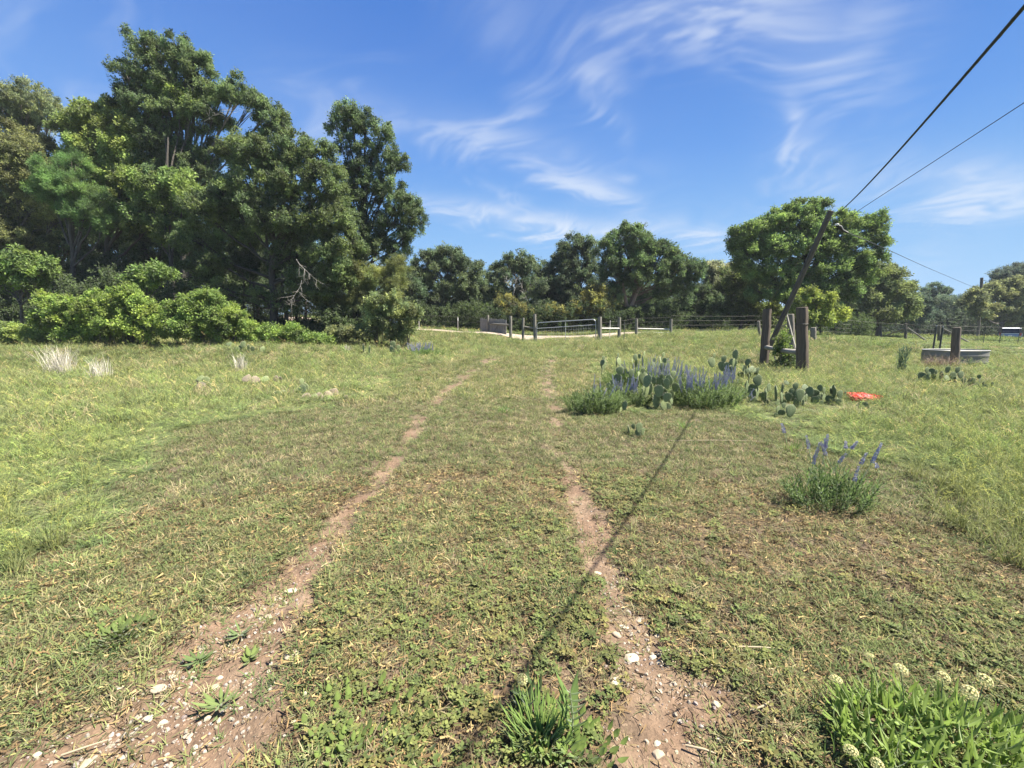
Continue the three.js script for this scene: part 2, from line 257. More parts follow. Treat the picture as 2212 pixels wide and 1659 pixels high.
// ---------------------------------------------------------------- ground sheet, split into ground and the two wheel tracks
{
  const rings = 400, radii = [], angs = [];
  for (let i = 0; i < rings; i++) radii.push(.35 * Math.exp(i / (rings - 1) * Math.log(420 / .35)));
  const A0 = 78 * Math.PI / 180; for (let i = 0; i <= 560; i++) angs.push(-A0 + 2 * A0 * i / 560); for (let i = 1; i < 66; i++) angs.push(A0 + (2 * Math.PI - 2 * A0) * i / 66);
  const P = [], C = [], U = [], na = angs.length, B = [];
  const push = (x, z) => {
    const r = Math.hypot(x, z), b = r < 30 ? bare(x, z) : 0, m = r < 40 ? mown(x, z) : -20, n = fbm(x * .9, z * .9, 3, 40), n2 = fbm(x * .23, z * .23, 3, 41), g = ss(.5, -.6, m + (n - .5) * 2);
    const dirt = [.245, .170, .108], red = [.345, .22, .138], pale = [.45, .315, .205], thatch = [.25, .225, .115], lawn = [.22, .25, .10];
    let c = dirt.map((v, k) => lerp(v, thatch[k], clamp(ss(3, 10, r) * .75 + (n - .5) * .7)));
    c = c.map((v, k) => lerp(v, lawn[k], g * .85)); const tr = lerp(.2, .75, n);
    c = c.map((v, k) => lerp(v, lerp(red[k], pale[k], ss(.4, .75, fbm(x * 5, z * 5, 2, 44)) * .7), b)).map((v) => v * (.82 + .36 * n2) * lerp(1, .94, tr));
    P.push(x, surf(x, z), z); C.push(...c); U.push(x / 1.3, z / 1.3); B.push(b);
  };
  push(0, 0);
  for (const r of radii) for (const a of angs) push(Math.sin(a) * r, -Math.cos(a) * r);
  const sets = [[], [], []];
  const add = (a, b, c) => { const m = (B[a] + B[b] + B[c]) / 3, x = (P[a * 3] + P[b * 3] + P[c * 3]) / 3, z = (P[a * 3 + 2] + P[b * 3 + 2] + P[c * 3 + 2]) / 3; let k = 0; if (m > .5) { let dl = 1e9, dr = 1e9; for (const t of TRACKS[0]) dl = Math.min(dl, Math.hypot(t[0] - x, t[1] - z)); for (const t of TRACKS[1]) dr = Math.min(dr, Math.hypot(t[0] - x, t[1] - z)); k = dl < dr ? 1 : 2; } sets[k].push(a, b, c); };
  for (let j = 0; j < na; j++) add(0, 1 + j, 1 + (j + 1) % na);
  for (let i = 0; i + 1 < rings; i++) for (let j = 0; j < na; j++) { const a = 1 + i * na + j, b = 1 + i * na + (j + 1) % na, c = a + na, d = b + na; add(a, c, b); add(b, c, d); }
  const whole = new THREE.BufferGeometry(); whole.setAttribute('position', new THREE.Float32BufferAttribute(P, 3)); whole.setIndex([].concat(...sets.map((s) => s.length < 1e5 ? s : s)) && sets[0].concat(sets[1], sets[2])); whole.computeVertexNormals();
  const N = whole.attributes.normal.array; if (N[1] < 0) for (const s of sets) for (let i = 0; i < s.length; i += 3) [s[i + 1], s[i + 2]] = [s[i + 2], s[i + 1]];
  const flip = N[1] < 0 ? -1 : 1;
  ['ground', 'wheel_track', 'wheel_track'].forEach((name, k) => {
    const map = new Map(), p = [], c = [], u = [], n = [], idx = [];
    for (const v of sets[k]) { let q = map.get(v); if (q === undefined) { q = p.length / 3; map.set(v, q); for (let e = 0; e < 3; e++) { p.push(P[v * 3 + e]); c.push(C[v * 3 + e]); n.push(N[v * 3 + e] * flip); } u.push(U[v * 2], U[v * 2 + 1]); } idx.push(q); }
    const g = new THREE.BufferGeometry(); g.setAttribute('position', new THREE.Float32BufferAttribute(p, 3)); g.setAttribute('color', new THREE.Float32BufferAttribute(c, 3)); g.setAttribute('normal', new THREE.Float32BufferAttribute(n, 3)); g.setAttribute('uv', new THREE.Float32BufferAttribute(u, 2)); g.setIndex(idx);
    tag(mesh(name, g, M.soil, null, true), ['rough pasture ground of brown soil under thin mown grass', 'bare reddish brown left wheel track with pale gravel', 'patchy reddish brown right wheel track crossed by the cable shadow'][k], ['ground', 'track', 'track'][k], null, 'structure');
  });
  // the caliche road beyond the fence
  const gb = new GB(), R = rng(4); let prev = null;
  roadPts.forEach((p, i) => {
    const q = roadPts[Math.min(i + 1, 160)], o = roadPts[Math.max(i - 1, 0)], s = V(-(q.z - o.z), 0, q.x - o.x).normalize(), row = [];
    for (let k = -4; k <= 4; k++) { const w = 1.45 * (1 + (vn(i * .4, k > 0 ? 3 : 9, 2) - .5) * .25), x = p.x + s.x * w * k / 4, z = p.z + s.z * w * k / 4, right = ss(35, 55, p.x), c = [lerp(.72, .40, right), lerp(.58, .38, right), lerp(.46, .35, right)].map((v) => v * (.85 + .3 * fbm(x * 1.2, z * 1.2, 3, 8))); row.push(gb.v(x, hill(x, z) + .05 - (k * k / 16) * .04, z, c, x / 1.3, z / 1.3)); }
    if (prev) for (let k = 0; k < 8; k++) gb.quad(prev[k], prev[k + 1], row[k + 1], row[k]);
    prev = row;
  });
  tag(mesh('road', gb.geo(), M.soil, null, true), 'pale caliche road running behind the fence and the gate', 'road', null, 'structure');
}

// ---------------------------------------------------------------- foliage pieces
function sprig(seed, n, len, L, W, kind = 'oak') {
  const R = rng(seed), gb = new GB(), tw = [.5, .4, .3]; tube(gb, [V(0, 0, 0), V(len * .04, len * .5, 0), V(0, len, len * .05)], [L * .045, L * .035, L * .02], 3, tw, false);
  for (let i = 0; i < n; i++) {
    const t = .12 + .88 * (i + R() * .8) / n, b = V(0, len * t, 0), a = i * 2.4 + R(), up = kind === 'cedar' ? .75 : .15 + R() * .6, d = V(Math.cos(a), up, Math.sin(a)).normalize(); b.addScaledVector(V(Math.cos(a), 0, Math.sin(a)), len * .25 * R() * (1 - t * .4));
    const side = d.clone().cross(randDir(R)).normalize(); if (R() < .6) side.y *= .35, side.normalize(); const l = L * (.7 + R() * .6), sh = .8 + R() * .4;
    leaf(gb, b, d, side.addScaledVector(d, -side.dot(d)).normalize(), l, W * (.7 + R() * .6), [sh, sh, sh * (.8 + R() * .4)], R() * .3);
  }
  return gb.geo();
}
const SPRIG = {
  oak: [sprig(1, 16, .32, .105, .056), sprig(2, 14, .28, .115, .06), sprig(3, 17, .36, .10, .054)],
  elm: [sprig(4, 18, .36, .125, .066), sprig(5, 16, .32, .13, .07), sprig(6, 19, .40, .12, .065)],
  cedar: [sprig(7, 40, .34, .11, .018, 'cedar'), sprig(8, 44, .38, .10, .016, 'cedar')],
  bush: [sprig(9, 22, .30, .085, .058), sprig(10, 20, .26, .095, .062), sprig(11, 24, .34, .08, .054)],
};
let treeSeed = 1000, FAT = .9; const LEAF = 2.6;
// one tree or bush: px of its foot, depth, blobs [px, py, radius px, depth offset], and how it looks
function tree(o) {
  const R = rng(treeSeed++), foot = at(o.foot, 703, o.d), base = V(foot.x, 0, foot.z); base.y = hill(base.x, base.z) - .05;
  const root = thing(o.name ?? 'oak_tree', o.label, o.cat ?? 'tree', base, o.group), bl = o.blobs.map(([px, py, r, dd = 0]) => { const c = at(px, py, o.d + dd); return { c: c.clone().sub(base), R: r * mpp(c) * (o.fat ?? FAT) }; });
  const cen = bl.reduce((a, b) => a.add(b.c), V(0, 0, 0)).divideScalar(bl.length), top = Math.max(...bl.map((b) => b.c.y)), tr = o.trunk ?? .2, gb = new GB(), bk = (o.bark ?? [.30, .26, .22]).map((v) => v * .5);
  const isBush = tr < .06;
  if (!isBush) {
    const hTop = Math.min(top, cen.y * 1.15 + .4), pts = [], rad = [];
    for (let i = 0; i <= 8; i++) { const t = i / 8; pts.push(V(lerp(0, cen.x, t ** 1.5) + (R() - .5) * .35 * t, t * hTop, lerp(0, cen.z, t ** 1.5) + (R() - .5) * .35 * t)); rad.push(tr * (1.25 * (i === 0) + (i > 0)) * (1 - t * .72)); }
    rad[0] = tr * 1.35; tube(gb, pts, rad, 9, bk);
    for (const b of bl) {
      const f = clamp(b.c.y / hTop * .62, .22, .8), k = f * 8, i = Math.min(7, Math.floor(k)), s = pts[i].clone().lerp(pts[i + 1], k - i), mid = s.clone().lerp(b.c, .5).add(V((R() - .5) * .5, -.12 * s.distanceTo(b.c) + (R() - .3) * .4, (R() - .5) * .5)), r0 = Math.min(tr * .55, .03 + b.R * .055);
      const c = new THREE.QuadraticBezierCurve3(s, mid, b.c).getPoints(6).map((p, n) => n > 0 && n < 6 ? p.add(V((R() - .5) * .18, (R() - .5) * .18, (R() - .5) * .18)) : p); tube(gb, c, c.map((_, n) => r0 * (1 - n / 6 * .6)), 5, bk, false);
      for (let n = 0; n < 6; n++) { const dir = randDir(R); dir.y = Math.abs(dir.y) * .8 - .1; const e = b.c.clone().addScaledVector(dir, b.R * (.8 + R() * .3)), m = b.c.clone().lerp(e, .5).add(randDir(R).multiplyScalar(b.R * .12)); tube(gb, [c[4 + (n & 1)], m, e], [r0 * .38, r0 * .24, r0 * .08], 4, bk, false); }
    }
  } else for (const b of bl) for (let n = 0; n < 5; n++) { const s = V(b.c.x * .8 + (R() - .5) * b.R, 0, b.c.z * .8 + (R() - .5) * b.R), e = b.c.clone().add(randDir(R).multiplyScalar(b.R * .8)), m = s.clone().lerp(e, .5).add(V((R() - .5) * .15, .1, (R() - .5) * .15)); tube(gb, [s, m, e], [.014, .010, .004].map((v) => v * (o.twig ?? 1)), 4, bk, false); }
  mesh(isBush ? 'stem' : 'trunk', gb.geo(), M.bark, root);
  const kinds = SPRIG[o.leaf ?? 'oak'], lists = kinds.map(() => []), size = o.size ?? 1, dens = (o.dens ?? 1) / (size * size), col = o.color ?? [.05, .072, .026];
  for (const b of bl) {
    const ns = Math.round(clamp(20 * Math.pow(b.R / (size), 1.15), 9, 46)), per = Math.round(560 * dens * Math.pow(b.R, 1.9) / ns) + 4, blobTone = .85 + R() * .3;
    for (let k = 0; k < ns; k++) {
      const dir = randDir(R); if (dir.y < -.2) dir.y *= .55; dir.normalize(); const c = b.c.clone().add(dir.clone().multiply(V(1, .88, 1)).multiplyScalar(b.R * (.35 + .68 * Math.sqrt(R())))), cr = b.R * (.16 + R() * R() * .46), tone = blobTone * (.62 + R() * .76), yel = .15 + (R() - .5) * .4 + (o.yellow ?? 0);
      for (let n = 0; n < per; n++) {
        const q = randDir(R).multiplyScalar(cr * Math.pow(R(), .45)); q.y *= .75; const loose = R() < .12, p = loose ? b.c.clone().add(randDir(R).multiplyScalar(b.R * (.5 + .62 * R()))) : c.clone().add(q); if (p.y < .04) p.y = .04 + R() * .1;
        const ax = dir.clone().multiplyScalar(.8).add(randDir(R).multiplyScalar(.75)).add(V(0, o.leaf === 'cedar' ? .5 : .15, 0)).normalize(), t = tone * (.6 + R() * .8);
        lists[(R() * kinds.length) | 0].push({ m: mat4(p, spin(qUp(ax), R() * 6.28), size * (.55 + R() * .85)), c: [col[0] * t * (1 + yel * .7) * LEAF, col[1] * t * (1 + yel * .25) * LEAF, col[2] * t * (1 - yel * .3) * LEAF] });
      }
    }
  }
  if (isBush) for (const b of bl) for (let k = 0; k < 5; k++) { const a = R() * 6.283, r0 = b.R * (.4 + R() * .6), st = b.c.clone().add(V(Math.cos(a) * r0, b.R * .3, Math.sin(a) * r0)), dv = V(Math.cos(a) * .4 + (R() - .5) * .5, 1, Math.sin(a) * .4 + (R() - .5) * .5).normalize(), L = b.R * (.5 + R() * .7), n = Math.ceil(L / .07); for (let j = 0; j < n; j++) { const t = .7 + R() * .6; lists[(R() * kinds.length) | 0].push({ m: mat4(st.clone().addScaledVector(dv, L * j / n), spin(qUp(dv.clone().add(randDir(R).multiplyScalar(.5)).normalize()), R() * 6), size * (.5 + R() * .35)), c: col.map((v) => v * t * LEAF * 1.1) }); } }
  lists.forEach((l, i) => l.length && inst('crown', kinds[i], M.leafy, l, root, 'stuff'));
  return root;
}
// bare pale twigs belonging to a tree
function deadBranch(root, px, py, d, px2, py2, seed, label) {
  const R = rng(seed), gb = new GB(), a = at(px, py, d).sub(root.position), b = at(px2, py2, d).sub(root.position), grow = (p, dir, len, r, lev) => { const pts = [p]; const q = dir.clone(); for (let i = 0; i < 4; i++) { q.add(randDir(R).multiplyScalar(.28)).normalize(); pts.push(pts[i].clone().addScaledVector(q, len / 4)); } tube(gb, pts, pts.map((_, i) => r * (1 - i / 5)), 4, [.52, .49, .44], false); if (lev < 3) for (let i = 1; i < 5; i++) for (let k = 0; k < 1 + (lev < 2); k++) grow(pts[i], q.clone().add(randDir(R).multiplyScalar(.9)).normalize(), len * (.35 + R() * .3), r * .6, lev + 1); };
  const dir = b.clone().sub(a).multiplyScalar(.8); grow(a, dir.clone().normalize(), dir.length(), .017, 1); const m = mesh('dead_branch', gb.geo(), M.bark, root); if (label) m.userData.label = label;
}
const SHADE = [.062, .098, .024], OAK = [.046, .068, .024], OAKB = [.040, .064, .030], ELM = [.085, .115, .030], OLIVE = [.07, .082, .030], FRESH = [.075, .125, .028], CEDAR = [.055, .10, .028], PALE = [.095, .115, .05];

// ---- the wood on the left, back row first
tree({ name: 'elm_tree', label: 'thin-crowned tree at the far left edge with open branches against the sky', foot: 60, d: 33, leaf: 'oak', color: [.07, .088, .04], trunk: .22, dens: .55, blobs: [[15, 228, 42], [55, 213, 40], [92, 232, 36], [30, 262, 36, .5], [112, 258, 22], [60, 280, 30, 1], [-30, 250, 45], [5, 330, 50, 1], [90, 340, 45, 1]] });
tree({ label: 'dark oak deep in the left wood behind the olive mass', foot: 110, d: 33, color: OAKB, trunk: .3, size: 1.25, blobs: [[-20, 480, 90], [90, 470, 80], [40, 560, 75], [150, 540, 70], [120, 610, 50], [-40, 600, 70]] });
tree({ label: 'dark oak behind the left bushes with shaded trunk', foot: 300, d: 32, color: OAKB, trunk: .3, size: 1.25, blobs: [[230, 480, 80], [320, 470, 80], [270, 560, 70], [360, 550, 70], [220, 600, 45], [330, 610, 40]] });
tree({ label: 'dark oak in the shade right behind the tall tree', foot: 500, d: 31.5, color: OAKB, trunk: .3, size: 1.25, blobs: [[430, 420, 80], [500, 500, 75], [430, 570, 55], [540, 580, 55], [610, 520, 60], [600, 600, 45]] });
tree({ label: 'olive oak mass filling the left edge below the thin crown', foot: 40, d: 27, color: OLIVE, trunk: .24, blobs: [[-40, 330, 60], [20, 312, 45], [80, 335, 42], [40, 380, 55], [115, 390, 45], [60, 445, 52], [5, 480, 60], [125, 460, 42], [-60, 430, 70], [60, 510, 45], [-50, 540, 60]] });
tree({ name: 'elm_tree', label: 'light green elm rising left of the tallest tree', foot: 235, d: 27.5, leaf: 'elm', color: ELM, trunk: .2, blobs: [[165, 280, 34], [195, 272, 42], [232, 262, 42], [268, 278, 40], [212, 320, 46], [272, 328, 42], [302, 372, 38], [332, 412, 40], [242, 385, 46], [180, 345, 36], [285, 430, 40], [330, 480, 40]] });
tree({ name: 'juniper_tree', label: 'feathery fresh green juniper in the middle of the left wood', foot: 165, d: 25.5, leaf: 'cedar', color: CEDAR, trunk: .16, blobs: [[120, 372, 30], [150, 395, 32], [178, 415, 34], [145, 430, 36], [208, 445, 36], [110, 410, 28], [180, 465, 34], [230, 480, 26], [165, 355, 20]] });
tree({ label: 'tallest tree of the left wood with a long right arm', foot: 408, d: 27.5, color: [.048, .073, .028], trunk: .34, bark: [.3, .27, .23], dens: .9, fat: .86, blobs: [[312, 96, 34], [345, 108, 26], [380, 112, 34], [408, 130, 30], [430, 146, 30], [280, 168, 38], [330, 160, 36], [372, 180, 34], [425, 190, 36], [266, 222, 28], [320, 230, 44], [375, 240, 44], [425, 250, 40], [300, 285, 42], [350, 300, 44], [480, 195, 28], [515, 200, 34], [545, 225, 28], [580, 250, 30], [605, 262, 20], [590, 296, 30], [560, 300, 22], [395, 340, 44, .5], [345, 370, 44], [430, 365, 40], [450, 240, 26], [480, 270, 22, 1], [470, 330, 26, 1]] });
tree({ label: 'bright leafy tree under the tallest crown, yellow-green', foot: 380, d: 25.8, leaf: 'elm', color: [.068, .1, .026], yellow: .0, trunk: .14, blobs: [[300, 400, 32], [350, 420, 32], [395, 395, 30], [370, 455, 34], [318, 460, 30], [420, 430, 28], [390, 205, 22, 1.5], [420, 225, 22, 1.5], [350, 205, 22, 1.5], [370, 500, 30]] });
const front = tree({ label: 'broad dark oak in front, shading the bushes, with pale dead branch', foot: 592, d: 24, color: OAK, trunk: .26, bark: [.2, .17, .14], dens: 1.1, blobs: [[500, 330, 30], [535, 335, 40], [590, 342, 40], [648, 325, 36], [690, 342, 34], [560, 395, 50], [640, 395, 52], [705, 405, 46], [495, 425, 46], [450, 465, 46], [570, 465, 54], [650, 475, 54], [718, 475, 46], [420, 520, 40], [455, 560, 36], [700, 545, 46], [745, 530, 40], [640, 545, 40, .6], [425, 590, 32], [650, 610, 34], [690, 620, 36], [560, 640, 24], [520, 500, 40, .8], [480, 625, 22], [610, 655, 22], [730, 590, 38]] });
deadBranch(front, 640, 560, 22.4, 672, 620, 12, 'pale bare dead branch hanging in front of the dark leaves');
deadBranch(front, 652, 605, 22.4, 655, 668, 14, 'pale bare dead twig below the dead branch');
deadBranch(front, 441, 262, 22.6, 500, 235, 15);
tree({ label: 'tall narrow oak at the right end of the left wood, leaning outward', foot: 770, d: 26, color: [.044, .068, .030], trunk: .26, dens: .82, fat: .84, bark: [.16, .14, .12], blobs: [[745, 238, 26], [760, 262, 24], [722, 268, 18], [790, 268, 26], [818, 290, 28], [748, 312, 20], [838, 330, 22], [795, 330, 24], [838, 362, 26], [790, 370, 30], [750, 365, 24], [865, 352, 14], [740, 410, 32], [790, 420, 34], [840, 405, 32], [862, 440, 30], [885, 455, 28], [905, 470, 18], [890, 500, 24], [848, 480, 30], [800, 480, 34], [755, 470, 32], [862, 530, 24], [820, 530, 32], [780, 540, 32], [850, 565, 18], [720, 445, 26]] });
tree({ name: 'juniper_tree', label: 'olive juniper low under the right end of the left wood', foot: 770, d: 24.8, leaf: 'cedar', color: [.075, .092, .03], trunk: .12, blobs: [[715, 600, 32], [760, 598, 34], [805, 595, 32], [845, 600, 28], [740, 640, 28], [790, 645, 30], [838, 640, 24], [700, 655, 22], [765, 670, 22], [860, 575, 18]] });
tree({ label: 'small dark oak between the left wood and the roadside trees', foot: 880, d: 35, color: OAKB, trunk: .14, size: 1.3, blobs: [[865, 610, 28], [890, 635, 26], [850, 650, 30], [885, 660, 24]] });
tree({ name: 'hackberry_sapling', label: 'low leafy sapling with drooping bright leaves at the left edge', foot: 50, d: 20.7, leaf: 'elm', color: SHADE, trunk: .08, blobs: [[20, 572, 22], [60, 588, 22], [95, 580, 15], [20, 606, 20], [70, 612, 15], [-30, 590, 26], [45, 560, 14]] });
tree({ name: 'hackberry_sapling', label: 'slender bright sapling between the two big left bushes', foot: 318, d: 20.5, leaf: 'elm', color: SHADE, trunk: .06, blobs: [[304, 598, 14], [330, 588, 16], [354, 592, 13], [292, 612, 11], [320, 610, 13]] });
{ const trunks = [[-40, .15, 26], [12, .16, 22], [38, .12, 24], [58, .14, 22], [86, .17, 21.4], [108, .13, 25], [262, .12, 24], [470, .16, 23], [560, .12, 23], [535, .07, 22.5], [550, .06, 22.7], [640, .11, 22.5], [618, .15, 21.5], [665, .1, 25]];
  trunks.forEach(([px, r, d], i) => { const R = rng(50 + i), p = at(px, 703, d + 3); p.y = hill(p.x, p.z) - .05; const t = thing('oak_sapling', 'thin dark shaded trunk standing under the left wood', 'tree', p, 'thin trunks under the left wood'), gb = new GB(), pts = [], H = 4.2; for (let k = 0; k <= 6; k++) pts.push(V((R() - .5) * .18 + k * .05 * (R() - .4), k / 6 * H, (R() - .5) * .18)); tube(gb, pts, pts.map((_, k) => r * (1 - k / 9)), 7, [.11, .09, .08]); mesh('trunk', gb.geo(), M.bark, t);
    const l = []; for (let k = 0; k < 260; k++) { const q = pts[6].clone().add(randDir(R).multiply(V(.9, .7, .9)).multiplyScalar(R() * 1.1)); const s = .8 + R() * .4; l.push({ m: mat4(q, spin(qUp(randDir(R)), 1), 1.1), c: [.07 * s, .1 * s, .04 * s] }); } inst('crown', SPRIG.oak[i % 3], M.leafy, l, t); }); }
// ---- bushes in front of the wood
tree({ name: 'bush', cat: 'bush', label: 'large bright green bush left of the sapling, in front of the left wood', foot: 215, d: 18.6, leaf: 'bush', color: [.088, .126, .027], trunk: .02, blobs: [[108, 670, 18], [128, 660, 16], [150, 676, 24], [172, 660, 14], [195, 672, 22], [222, 658, 18], [240, 668, 22], [268, 648, 18], [290, 652, 18], [312, 668, 20], [330, 680, 16], [282, 632, 10], [205, 645, 9], [100, 650, 8], [125, 703, 28], [180, 705, 30], [235, 702, 32], [290, 700, 30], [335, 712, 22], [95, 700, 20], [210, 725, 22], [150, 728, 20], [280, 728, 22]] });
tree({ name: 'bush', cat: 'bush', label: 'bright green bush below the broad dark oak, right of the sapling', foot: 440, d: 18.4, leaf: 'bush', color: [.082, .12, .027], trunk: .02, blobs: [[385, 676, 18], [405, 660, 16], [428, 652, 18], [450, 645, 14], [470, 662, 20], [494, 684, 20], [512, 690, 14], [425, 678, 20], [405, 702, 26], [450, 700, 28], [495, 712, 28], [525, 715, 20], [375, 708, 20], [440, 728, 20], [480, 732, 18]] });
tree({ name: 'bush', cat: 'bush', label: 'low pale herb thicket at the left edge beneath the trunks', foot: 30, d: 18.6, leaf: 'bush', color: [.095, .13, .036], trunk: .02, blobs: [[-20, 722, 17], [10, 718, 14], [35, 722, 14], [60, 728, 13], [-50, 718, 20], [85, 732, 12], [20, 732, 12]] });
tree({ name: 'bush', cat: 'bush', label: 'low trailing weeds right of the bright bushes in shade', foot: 610, d: 18.8, leaf: 'bush', color: [.085, .13, .03], trunk: .02, blobs: [[550, 728, 16], [580, 722, 14], [612, 730, 14], [648, 728, 13], [678, 736, 10], [600, 742, 10], [630, 716, 9], [705, 738, 9], [560, 744, 9]] });
tree({ name: 'shrub', cat: 'shrub', label: 'grey-green twiggy shrub standing alone by the road bend', foot: 845, d: 19.6, leaf: 'bush', color: [.085, .11, .045], trunk: .02, dens: .8, blobs: [[825, 662, 26], [862, 664, 28], [885, 680, 22], [808, 688, 20], [845, 692, 24], [880, 706, 16], [805, 715, 15], [850, 722, 15], [785, 722, 12]] });
{ const sh = scene.children.at(-1); deadBranch(sh, 770, 738, 19.2, 752, 700, 33); deadBranch(sh, 790, 735, 19.2, 800, 690, 34); deadBranch(sh, 745, 738, 19.2, 735, 705, 35); }
tree({ name: 'shrub', cat: 'shrub', label: 'low dull shrub with bare twigs left of the grey-green shrub', foot: 745, d: 19.2, leaf: 'bush', color: [.08, .095, .04], trunk: .02, dens: .7, blobs: [[720, 728, 13], [750, 722, 14], [775, 730, 12], [735, 738, 10]] });

FAT = 1.0; // ---- the trees along the road, centre
const C2 = [.042, .062, .030];
tree({ label: 'rounded oak left of the tree-line gap behind the road', foot: 960, d: 37, color: C2, trunk: .25, size: 1.35, blobs: [[915, 572, 22], [938, 560, 20], [965, 556, 24], [990, 570, 24], [1015, 585, 24], [905, 600, 24], [950, 600, 34], [1000, 615, 34], [920, 640, 28], [965, 655, 34], [1020, 645, 26], [1030, 620, 18], [905, 668, 20], [1010, 680, 20]] });
const bareoak = tree({ label: 'oak with pale bare twigs just right of the tree-line gap', foot: 1120, d: 38, color: C2, trunk: .24, size: 1.35, blobs: [[1075, 590, 20], [1100, 572, 22], [1125, 564, 20], [1145, 582, 22], [1065, 620, 22], [1105, 615, 30], [1150, 620, 28], [1070, 655, 24], [1120, 660, 32], [1165, 665, 24]] });
deadBranch(bareoak, 1108, 640, 35.6, 1130, 600, 21); deadBranch(bareoak, 1140, 650, 35.6, 1120, 615, 22); deadBranch(bareoak, 1100, 620, 35.6, 1085, 600, 24);
tree({ label: 'blue-green oak in the middle of the centre tree line', foot: 1185, d: 40, color: [.042, .062, .034], trunk: .24, size: 1.4, blobs: [[1170, 588, 20], [1195, 582, 22], [1180, 620, 28], [1210, 615, 24], [1190, 660, 28]] });
tree({ label: 'upright oak directly left of the forked oak', foot: 1250, d: 39, color: C2, trunk: .24, size: 1.35, blobs: [[1222, 540, 18], [1240, 528, 18], [1262, 530, 16], [1278, 545, 16], [1225, 570, 24], [1260, 570, 26], [1215, 605, 26], [1255, 612, 30], [1285, 600, 20], [1230, 650, 28], [1270, 650, 26]] });
tree({ name: 'elm_tree', label: 'yellow-green understory tree behind the gate', foot: 1195, d: 35, leaf: 'elm', color: [.08, .088, .028], yellow: .1, trunk: .1, size: 1.25, blobs: [[1095, 655, 16], [1115, 675, 20], [1285, 645, 22], [1260, 670, 20], [1300, 668, 20], [1230, 685, 14], [1140, 690, 14], [1200, 680, 18]] });
const forked = tree({ label: 'forked oak with visible reddish trunk behind the right fence', foot: 1357, d: 35.5, color: [.040, .064, .024], trunk: .32, bark: [.36, .27, .2], size: 1.25, dens: 1.05, blobs: [[1310, 540, 20], [1335, 520, 22], [1355, 508, 20], [1382, 518, 24], [1402, 535, 20], [1318, 570, 24], [1350, 558, 28], [1385, 562, 26], [1420, 545, 18], [1440, 540, 16], [1455, 555, 18], [1420, 580, 28], [1455, 590, 26], [1480, 575, 20], [1495, 590, 18], [1510, 580, 12], [1330, 605, 24], [1375, 605, 28], [1480, 615, 22], [1435, 622, 24], [1325, 640, 18]] });
{ const gb = new GB(), p = (x, y) => at(x, y, 35.4).sub(forked.position); tube(gb, [p(1360, 670), p(1368, 652), p(1376, 632), p(1390, 610)], [.2, .15, .12, .08], 7, [.36, .27, .2], false); tube(gb, [p(1355, 662), p(1350, 640), p(1345, 610), p(1352, 575)], [.16, .14, .11, .07], 7, [.36, .27, .2], false); mesh('limb', gb.geo(), M.bark, forked); }
tree({ label: 'dark shaded oak filling in behind the forked oak', foot: 1440, d: 41, color: [.034, .054, .022], trunk: .25, size: 1.5, blobs: [[1330, 650, 30], [1400, 640, 34], [1450, 650, 34], [1500, 640, 30], [1480, 680, 24], [1400, 685, 24], [1320, 690, 18], [1530, 660, 26], [1545, 690, 18]] });
tree({ name: 'elm_tree', label: 'grey-green hazy tree between the forked oak and the big right tree', foot: 1550, d: 42, leaf: 'elm', color: [.082, .092, .05], trunk: .15, size: 1.3, dens: .9, blobs: [[1530, 590, 16], [1550, 583, 16], [1575, 595, 20], [1545, 620, 24], [1580, 630, 24], [1525, 640, 18], [1560, 665, 22]] });
const bigtree = tree({ name: 'elm_tree', label: 'big rounded green tree behind the leaning pole', foot: 1722, d: 33, leaf: 'elm', color: [.058, .09, .026], trunk: .36, bark: [.16, .14, .11], size: 1.05, dens: 1.0, fat: .95, blobs: [[1595, 510, 18], [1620, 500, 22], [1645, 492, 20], [1585, 530, 14], [1680, 478, 24], [1705, 468, 20], [1728, 455, 16], [1758, 448, 12], [1778, 446, 10], [1722, 485, 26], [1765, 490, 26], [1805, 478, 18], [1835, 482, 18], [1860, 490, 12], [1620, 545, 28], [1668, 535, 32], [1720, 530, 32], [1772, 530, 32], [1815, 520, 26], [1845, 520, 16], [1895, 470, 10], [1905, 490, 12], [1875, 478, 10], [1880, 515, 14], [1905, 525, 12], [1895, 555, 14], [1640, 580, 26], [1690, 585, 30], [1750, 580, 30], [1800, 570, 30], [1850, 560, 22], [1870, 590, 20], [1595, 570, 14], [1720, 630, 26], [1770, 630, 30], [1820, 620, 28], [1780, 675, 24], [1740, 680, 20], [1690, 640, 22], [1640, 630, 20]] });
tree({ name: 'elm_tree', label: 'dark understory tree low to the left of the leaning pole', foot: 1600, d: 36, leaf: 'elm', color: [.055, .075, .024], trunk: .15, size: 1.3, blobs: [[1575, 600, 22], [1610, 605, 26], [1650, 615, 26], [1590, 645, 28], [1640, 660, 28], [1560, 680, 22], [1610, 690, 22], [1670, 690, 20]] });
tree({ name: 'elm_tree', label: 'low bright bush tree at the right foot of the pole posts', foot: 1775, d: 29, leaf: 'elm', color: [.085, .115, .026], yellow: .1, trunk: .08, blobs: [[1750, 640, 18], [1775, 655, 18], [1800, 680, 18], [1770, 692, 16], [1745, 690, 14], [1725, 660, 14]] });
FAT = 1.22; // ---- right hand tree line, farther away
tree({ name: 'elm_tree', label: 'rounded tree right of the big tree with a brownish crown top', foot: 1900, d: 43, leaf: 'elm', color: [.068, .09, .034], trunk: .26, size: 1.35, blobs: [[1850, 610, 22], [1880, 600, 24], [1910, 605, 22], [1935, 620, 18], [1950, 640, 16], [1870, 640, 28], [1915, 645, 26], [1840, 660, 24], [1885, 675, 26], [1935, 672, 22], [1960, 660, 14]] });
